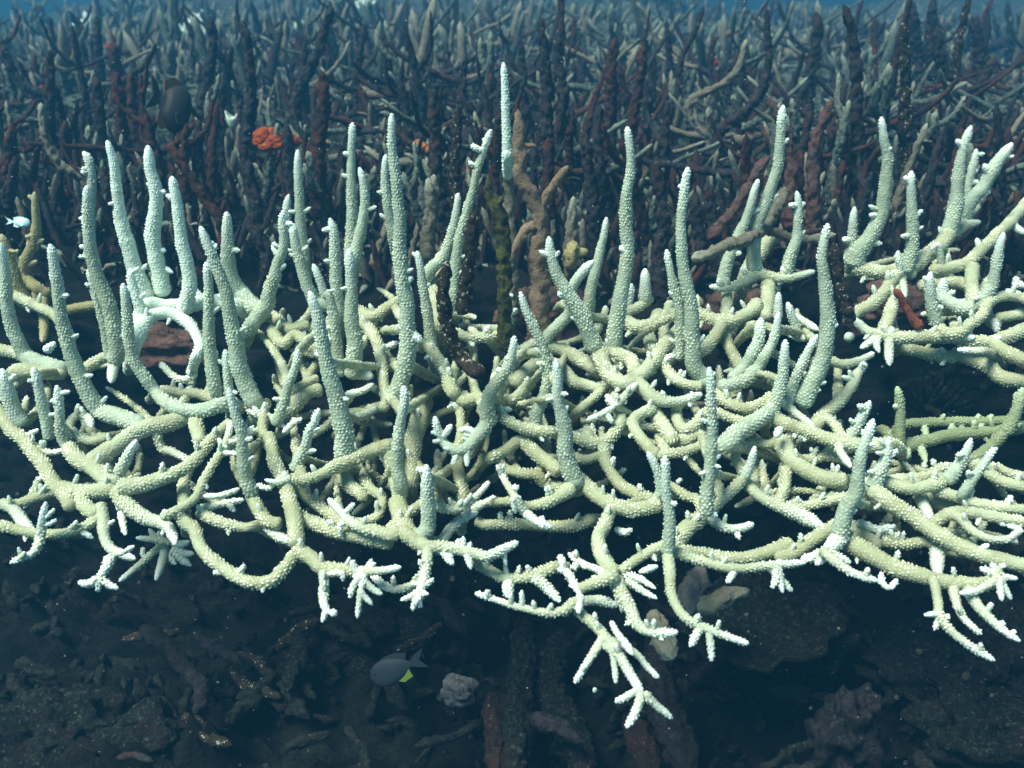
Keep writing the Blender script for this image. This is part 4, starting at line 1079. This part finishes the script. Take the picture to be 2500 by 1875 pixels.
M_pale = dead_mat("pale_lump", (.11, .11, .12), (.18, .18, .18), (.10, .09, .09), 35, pale=(.35, .35, .33))
for a in [
 ("rough dark rock at the bottom right corner, streaked with grey growth", 2420, 1800, .84, 150, 110, 95, 1),
 ("lumpy grey green rock right of the round dark hole at the lower right", 2330, 1640, .90, 170, 120, 90, 2),
 ("pink crusted rock beside the black gap at the lower right", 2060, 1790, .84, 80, 70, 110, 3),
 ("rock heap under the long arms at the right edge", 2480, 1560, .96, 130, 110, 70, 4),
 ("dark rock at the bottom left corner", 90, 1800, .84, 190, 130, 90, 5),
 ("dim rounded rock on the slope at the lower left", 330, 1830, .84, 150, 110, 70, 6),
 ("knobby dark rock just left above the grey damselfish", 820, 1640, .97, 140, 110, 75, 7),
 ("knobby dark rock right under the hanging white fingers left of centre", 900, 1540, 1.0, 120, 100, 55, 8),
 ("dark rock behind the small black fish", 1900, 1640, .96, 150, 120, 70, 9)]:
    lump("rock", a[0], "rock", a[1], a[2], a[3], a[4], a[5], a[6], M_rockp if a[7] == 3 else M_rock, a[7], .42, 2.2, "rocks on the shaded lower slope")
for a in [("pinkish brown rock mass behind the centre, at the foot of the brown antler", 1320, 790, 1.10, 100, 60, 95, 51),
 ("reddish brown rock behind the right colony, under its level table branch", 1800, 770, 1.13, 90, 60, 70, 52),
 ("reddish brown rock under the upper right ledge, behind the red stick", 2190, 760, 1.14, 110, 60, 60, 53),
 ("brown rock behind the arched base of the whitest coral", 420, 850, 1.10, 100, 60, 50, 54)]:
    lump("rock", a[0], "rock", a[1], a[2], a[3], a[4], a[5], a[6], M_rockb, a[7], .4, 2.4, "brown rocks behind the bleached coral")
lump("pale_lump", "pale purplish grey lump right of the damselfish", "coral lump", 1117, 1690, .90, 42, 36, 40, M_pale, 12, .3, 1.5)
lump("pale_bead", "tiny white bead hanging in front of the dark under the lowest fingers", "bead", 1452, 1685, .80, 6, 6, 8, M_coral_w, 13, .1, 1)
lump("pale_bead", "small white ball in the shade under the upper right ledge", "bead", 2073, 823, .98, 13, 12, 13, M_coral_w, 14, .1, 1)
def trunk(label, body, r0, r1, dz, tint, k, group="dead coral trunks under the ledge"):
    q = ptsof(body); d = Dg(q[:, 1]) + dz; P = ray(q[:, 0], q[:, 1], d)
    V, Fq, at = tube(P, np.linspace(r0, r1, len(q)) * d / F_PX, 'rough', k, (True, True), .8, cols=40, ds=.0035)
    loc = P[-1]; o = link("dead_coral", mesh_from("dead_coral", V - loc, Fq, tint, at)); o.location = loc; tag(o, label, "dead coral", group)
D_ = M_dead
trunk("thick purplish dead trunk running down behind the lowest white fingers", "1600,1560 1605,1640 1620,1720 1650,1800 1690,1900", 34, 48, -.09, M_rockp, 1)
trunk("upright encrusted trunk under the long white arm left of the lowest fingers", "1275,1500 1280,1600 1265,1700 1258,1800 1255,1900", 30, 38, -.07, M_rock, 2)
trunk("reddish upright trunk at the bottom centre", "1200,1690 1205,1760 1210,1830 1212,1900", 24, 30, -.07, D_['r2'], 3)
trunk("lumpy trunk between the encrusted trunk and the lowest white fingers", "1385,1540 1350,1600 1340,1680 1380,1760 1420,1850 1430,1900", 38, 40, -.05, M_rock, 4)
trunk("pale grey branch lying under the lowest fingers, left end brighter", "1290,1746 1358,1774 1421,1812", 26, 18, -.10, M_rockp, 5)
trunk("brown striped trunk at the bottom right of centre", "1530,1740 1560,1800 1600,1900", 30, 34, -.08, D_['r2'], 6)
trunk("smooth pale dead branch showing through the gap under the right hand arms", "1712,1380 1700,1425 1684,1470 1690,1500", 26, 32, -.22, M_pale, 7, "pale dead branches under the right arms")
trunk("pale grey dead branch curving right from the smooth pale one", "1690,1480 1738,1478 1785,1452 1830,1440", 26, 20, -.22, D_['w'], 8, "pale dead branches under the right arms")
trunk("dusty grey slab under the centre right colony", "1590,1490 1620,1560 1640,1610", 26, 30, -.18, D_['w'], 19, "pale dead branches under the right arms")
trunk("dim grey violet branch lying on the lower left slope", "342,1530 411,1581 459,1635 497,1682 475,1745", 20, 18, -.10, M_rockp, 9, "dim branches on the lower left slope")
trunk("dim thin branch right above the grey violet one", "468,1546 510,1575 554,1597 590,1620", 12, 14, -.10, M_rockp, 10, "dim branches on the lower left slope")
trunk("dim green branch rising on the lower left slope near the damselfish", "727,1530 733,1603 711,1650 700,1690", 18, 26, -.08, M_rock, 11, "dim branches on the lower left slope")
trunk("dim straight branch at the bottom left", "280,1850 330,1845 375,1860", 10, 10, -.10, D_['d'], 12, "dim branches on the lower left slope")
# more ordinary limbs crossing the dark slope
rnd = random.Random(5)
zones = [(20, 1450, 700, 1850, 16), (700, 1450, 1200, 1860, 8), (1700, 1500, 2480, 1870, 12), (2080, 900, 2440, 1010, 5)]
for (x0, y0, x1, y1, n) in zones:
    for i in range(n):
        x, y = rnd.uniform(x0, x1), rnd.uniform(y0, y1); a = rnd.uniform(-1, 1) + rnd.choice([0, 3.14]); q = []
        for t in range(5): q.append((x, y)); x += math.cos(a) * rnd.uniform(20, 50); y += math.sin(a) * 35; a += rnd.uniform(-.4, .4)
        q = np.array(q); d = Dg(q[:, 1]) - .06; P = ray(q[:, 0], q[:, 1], d); r = rnd.uniform(8, 16)
        V, Fq, at = tube(P, np.linspace(r, r * 1.3, 5) * d / F_PX, 'rough', i, (True, True), 1.1, cols=22, ds=.003); loc = P[-1]
        o = link("dead_coral_limb", mesh_from("dead_coral_limb", V - loc, Fq, D_[rnd.choice('bbbkb' if y0 > 1000 else 'bb')], at)); o.location = loc
        tag(o, "one of the plain dark limbs lying on the shaded slope under the bleached coral", "dead coral", "dark limbs lying on the shaded slope")

# dead plate with a wavy rim under the right colony
th = np.linspace(0, 2 * math.pi, 97)[:-1]; Vp = []
for lay, dz in ((0, .0), (1, -.006)):
    for f in np.linspace(0.02, 1, 14):
        rr_ = f * (1 + .05 * np.sin(th * 9) + .04 * np.sin(th * 17 + 1)); Vp.append(np.stack([np.cos(th) * rr_ * .075, np.sin(th) * rr_ * .055, .018 * f * f + .002 * np.sin(th * 7) * f + dz + 0 * th], 1))
Vp = np.vstack(Vp); Fp = []
for lay in (0, 1):
    for a in range(13):
        for b in range(96):
            i0 = lay * 14 * 96 + a * 96 + b; i1 = lay * 14 * 96 + a * 96 + (b + 1) % 96
            Fp.append((i0, i1, i1 + 96, i0 + 96) if lay == 0 else (i0, i0 + 96, i1 + 96, i1))
for b in range(96): Fp.append((13 * 96 + b, 13 * 96 + (b + 1) % 96, 27 * 96 + (b + 1) % 96, 27 * 96 + b))
o = link("plate_coral", mesh_from("plate_coral", Vp, Fp, M_rock)); o.location = ray(1860, 1535, .90); o.rotation_euler = (.15, -.1, .2)
tag(o, "dark thin plate coral with a wavy rim under the right colony", "coral")

# small bushy knobbed growth in the dark hollow at the right
def bush(name, label, x, y, d, n, L, r, mat, seed, cat="coral", flat=1.0, style='rough'):
    rn = random.Random(seed); root = thing(name, label, cat, ray(x, y, d)); Vs, Fs, off, A = [], [], 0, {'pale': [], 'knob': []}
    u = d / F_PX
    for i in range(n):
        a = rn.uniform(0, 6.28); e = rn.uniform(.15, 1.45); v = np.array([math.cos(a) * math.cos(e), math.sin(a) * math.cos(e) * .7, math.sin(e) * flat]); l = L * u * rn.uniform(.6, 1.1)
        s = np.array([rn.uniform(-.3, .3) * L * u, rn.uniform(-.2, .2) * L * u, 0])
        V, Fq, at = tube(np.array([s, s + v * l * .5, s + v * l + np.array([0, 0, .15 * l])]), np.array([r, r * .9, r * .75]) * u, style, i, (False, True), 1, cols=10, ds=r * u * .6)
        link("finger", mesh_from("finger", V, Fq, mat, at), root)
    return root
bush("bushy_coral", "dim bushy coral knobs in the dark hollow at the right, above the olive arms", 2270, 1000, 1.08, 60, 90, 6, M_rock, 1)
bush("tufted_coral", "pale blue tufted coral at the upper left, behind a dark stalk", 480, 95, 2.75, 30, 60, 7, M_coral_w, 2)
bush("tufted_coral", "pale tufted coral cut by the top edge, left of centre", 885, 45, 3.4, 26, 50, 7, M_coral_w, 3)
bush("tufted_coral", "small pale fan coral beside the dark spike near the upper left corner", 215, 75, 3.0, 14, 40, 6, M_coral_w, 4)
lump("pale_lump", "pale rounded coral lump, right one of the twin lumps near the top", "coral lump", 733, 66, 2.9, 13, 12, 17, M_coral_w, 22, .15, 1.3)
lump("pale_lump", "pale rounded coral lump, left one of the twin lumps near the top", "coral lump", 697, 82, 2.9, 10, 9, 14, M_coral_w, 23, .15, 1.3)
# pale cup
u = 1.5 / F_PX; Vc = []; th = np.arange(40) * 2 * math.pi / 40
for (rad, z) in ((.5, -22), (7, -21), (13, -12), (16, 2), (17, 14), (15, 15), (14, 4), (10, -8), (1, -12)):
    zz = z + (8 * np.cos(2 * th) if z > 10 else 0 * th); Vc.append(np.stack([np.cos(th) * rad, np.sin(th) * rad * .8, zz + 0 * th], 1))
Vc = np.vstack(Vc) * u; idx = np.arange(9 * 40).reshape(9, 40); a0 = idx[:-1]; b0 = idx[1:]
o = link("cup_coral", mesh_from("cup_coral", Vc, np.stack([a0, np.roll(a0, -1, 1), np.roll(b0, -1, 1), b0], -1).reshape(-1, 4), M_coral_w)); o.location = ray(569, 294, 1.5)
tag(o, "pale green cup with a notched rim beside the thick dark stalk", "coral")
# orange sponges
M_or = dead_mat("orange_sponge", (.28, .05, .015), (.36, .08, .022), (.18, .035, .014), 41, pale=(.8, .25, .06))
M_red = dead_mat("rust_growth", (.25, .03, .015), (.35, .05, .02), (.2, .03, .02), 43, pale=(.4, .1, .04))
def sponge(label, cat, x, y, d, parts, mat, seed, name="sponge"):
    u = d / F_PX; Vs, Fs, off = [], [], 0
    for (dx, dy, dd, rx, rz) in parts:
        V, Fq = ball(rx * u, rx * u * .8, rz * u, seed + off % 7, .13, 3.6, 40, 28); V = V + (RGT * dx - UPV * dy - FWD * dd) * u; Vs.append(V); Fs.append(Fq + off); off += len(V)
    o = link(name, mesh_from(name, np.vstack(Vs), np.vstack(Fs), mat)); o.location = ray(x, y, d); tag(o, label, cat)
sponge("bright orange sponge capping a dark stub, upper left of centre", "sponge", 668, 342, 1.22, [(-24, -6, 0, 26, 24), (6, 2, 4, 28, 17), (36, 2, 2, 26, 17), (-14, 18, 6, 22, 12), (16, 14, 8, 22, 10), (-6, -16, 0, 18, 14), (-34, 6, 5, 16, 14), (52, 6, 0, 14, 12)], M_or, 1)
sponge("dim red sponge on a far stub, upper right of centre", "sponge", 1731, 148, 2.0, [(-8, 0, 0, 10, 7), (6, -2, 0, 11, 8), (16, 6, 0, 8, 8)], M_red, 2)
sponge("rust red growth wrapping a stalk near the upper left", "sponge", 112, 212, 1.72, [(0, 0, 0, 13, 10), (-6, 8, 0, 10, 12), (6, 4, 2, 9, 8)], M_red, 3)
sponge("rust red tuft at the far left edge below the stalks", "sponge", 14, 392, 1.30, [(-8, 0, 0, 14, 12), (8, 4, 0, 12, 10)], M_red, 4)
sponge("red lumps at the head of the swollen stalk, upper left", "sponge", 270, 115, 2.2, [(0, 0, 0, 12, 10), (8, 10, 0, 10, 12)], M_red, 5)
sponge("small orange knob on the dead branch right of centre", "sponge", 1832, 325, 1.55, [(0, 0, 0, 9, 11), (8, 4, 0, 7, 7)], M_or, 6)
sponge("orange brown patch on a broken limb left of the leaning bleached spire", "sponge", 1034, 358, 1.30, [(-12, -8, 0, 11, 10), (0, 0, 0, 12, 10), (12, 8, 0, 10, 9)], dead_mat("orange_patch", (.4, .14, .04), (.5, .2, .06), (.3, .1, .03), 45), 7)

# ------------------------------------------------------------------ fish
def simple_mat(name, c, rough=.5, c2=None, sc=80):
    m, nt, bs = mat_new(name); bs.inputs['Roughness'].default_value = rough
    col = mixc(nt, noise_fac(nt, sc, .35, .65, 3), c, c2 or tuple(v * .7 for v in c)); nt.links.new(col, bs.inputs['Base Color']); return m
def fin(outline, thick, mat, name, parent):
    n = len(outline); V = [(x, thick, z) for x, z in outline] + [(x, -thick, z) for x, z in outline]
    me = bpy.data.meshes.new(name); me.from_pydata(V, [], [list(range(n)), list(range(2 * n - 1, n - 1, -1))] + [[i, n + i, n + (i + 1) % n, (i + 1) % n] for i in range(n)]); me.materials.append(mat)
    return link(name, me, parent)
def fish(name, label, x, y, d, Lpx, Hpx, head, mb, mf, extra=None, width=.3, turn=0.0, tailcol=None):
    u = d / F_PX; L, H = Lpx * u, Hpx * u
    root = thing(name, label, "fish", ray(x, y, d))
    xs = np.linspace(0, 1, 22); hh = H / 2 * np.clip(np.sin(math.pi * xs ** .72) ** .7, .02, 1); hh[xs > .75] = np.maximum(hh[xs > .75], H * .07)
    cols = 24; th = np.arange(cols) * 2 * math.pi / cols
    V = np.stack([np.repeat((L / 2 - xs * L)[:, None], cols, 1), np.cos(th) * (hh * width)[:, None] * np.where(xs > .8, .6, 1)[:, None], np.sin(th) * hh[:, None]], -1)
    idx = np.arange(22 * cols).reshape(22, cols); a0 = idx[:-1]; b0 = idx[1:]
    link("body", mesh_from("body", V.reshape(-1, 3), np.stack([a0, b0, np.roll(b0, -1, 1), np.roll(a0, -1, 1)], -1).reshape(-1, 4), mb), root)
    t = .02 * H
    fin([(-L * .44, H * .07), (-L * .62, H * .26), (-L * .86, H * .38), (-L * .68, H * .02), (-L * .82, -H * .34), (-L * .60, -H * .22), (-L * .44, -H * .07)], t, tailcol or mf, "tail_fin", root)
    fin([(L * .22, H * .40), (L * .1, H * .56), (-L * .2, H * .58), (-L * .46, H * .42), (-L * .36, H * .1), (0, H * .3)], t, extra or mf, "dorsal_fin", root)
    fin([(0, -H * .38), (-L * .2, -H * .56), (-L * .42, -H * .46), (-L * .38, -H * .1), (0, -H * .25)], t, mf, "anal_fin", root)
    f = fin([(L * .18, -H * .25), (0, -H * .12), (-L * .12, -H * .24), (-L * .02, -H * .40), (L * .1, -H * .40)], t, tailcol or mf, "pectoral_fin", root); f.location = (0, -H * width * .5, 0)
    for s in (1, -1):
        V, Fq = ball(H * .06, H * .03, H * .06, 1, 0, 1, 14, 10); e = link("eye", mesh_from("eye", V, Fq, M_eye), root); e.location = (L * .34, s * H * width * .33, H * .10)
    h = RGT * head[0] - UPV * head[1] + FWD * turn; h /= np.linalg.norm(h); z = UPV - h * h.dot(UPV); z /= np.linalg.norm(z); yv = np.cross(z, h)
    root.rotation_euler = Matrix((h, yv, z)).transposed().to_euler(); return root
M_eye = simple_mat("fish_eye", (.01, .01, .012), .2)
M_grey = simple_mat("fish_blue_grey", (.012, .024, .034), .7, (.008, .017, .025)); M_finb = simple_mat("fish_fin_blue", (.05, .10, .30), .5)
M_yel = simple_mat("fish_fin_yellow", (.15, .24, .015), .5, (.12, .2, .015)); M_blk = simple_mat("fish_black", (.003, .004, .006), .7); M_orf = simple_mat("fish_fin_rust", (.12, .05, .02), .5)
M_wh = simple_mat("fish_pale", (.6, .8, .8), .5, (.5, .7, .7))
fr = fish("damselfish", "blue grey damselfish with a yellow fin, hovering in the dark under the ledge", 955, 1638, .84, 112, 66, (-1, .42), M_grey, M_finb, M_grey, .3, .15, M_grey)
for c in fr.children:
    if c.name.startswith("anal_fin"): c.data.materials[0] = M_yel
fish("dark_fish", "large dark round fish with thin rusty fin edges among the dead stalks", 424, 262, 1.16, 90, 122, (.55, .25), M_blk, M_orf, M_orf, .5, .8, M_blk)
fish("small_black_fish", "slim black fish low at the right in front of the rocks", 1930, 1692, .90, 108, 36, (-1, -.08), M_blk, M_blk, None, .4, .1)
fish("small_pale_fish", "tiny pale fish at the left edge beside the yellowish spire", 52, 543, 1.12, 42, 24, (1, .05), M_wh, M_wh, None, .5, .2)

# drifting specks in the water
items = []; rnd = random.Random(3)
octv = np.array([(1, 0, 0), (-1, 0, 0), (0, 1, 0), (0, -1, 0), (0, 0, 1), (0, 0, -1)], float); octf = np.array([(0, 2, 4), (2, 1, 4), (1, 3, 4), (3, 0, 4), (2, 0, 5), (1, 2, 5), (3, 1, 5), (0, 3, 5)])
Vs, Fs = [], []
for i in range(700):
    d = rnd.uniform(.3, 1.3); p = ray(rnd.uniform(0, 2500), rnd.uniform(0, 1875), d); Vs.append(octv * rnd.uniform(.0002, .0006) * (d + .2) + p); Fs.append(octf + 6 * i)
o = link("drifting_specks", mesh_from("drifting_specks", np.vstack(Vs), np.vstack(Fs), simple_mat("speck", (.6, .6, .5), .8))); o['kind'] = 'stuff'; tag(o, "tiny pale specks drifting in the water", "specks")

# ------------------------------------------------------------------ the water itself, as haze
me = bpy.data.meshes.new("haze"); x0, x1, y0, y1, z0, z1 = -13, 13, -1.0, 14.0, -2.6, 1.12
me.from_pydata([(x, y, z) for x in (x0, x1) for y in (y0, y1) for z in (z0, z1)], [], [(0, 1, 3, 2), (4, 6, 7, 5), (0, 4, 5, 1), (2, 3, 7, 6), (0, 2, 6, 4), (1, 5, 7, 3)])
mh = bpy.data.materials.new("haze"); mh.use_nodes = True; nt = mh.node_tree; nt.nodes.clear()
pv = nt.nodes.new("ShaderNodeVolumePrincipled"); pv.inputs['Color'].default_value = (.045, .20, .36, 1); pv.inputs['Density'].default_value = .185; pv.inputs['Anisotropy'].default_value = .2
mo_ = nt.nodes.new("ShaderNodeOutputMaterial"); nt.links.new(pv.outputs[0], mo_.inputs['Volume']); me.materials.append(mh)
o = link("haze", me); o['kind'] = 'stuff'; o['label'] = "blue sea water fading the far coral"; o['category'] = "water"
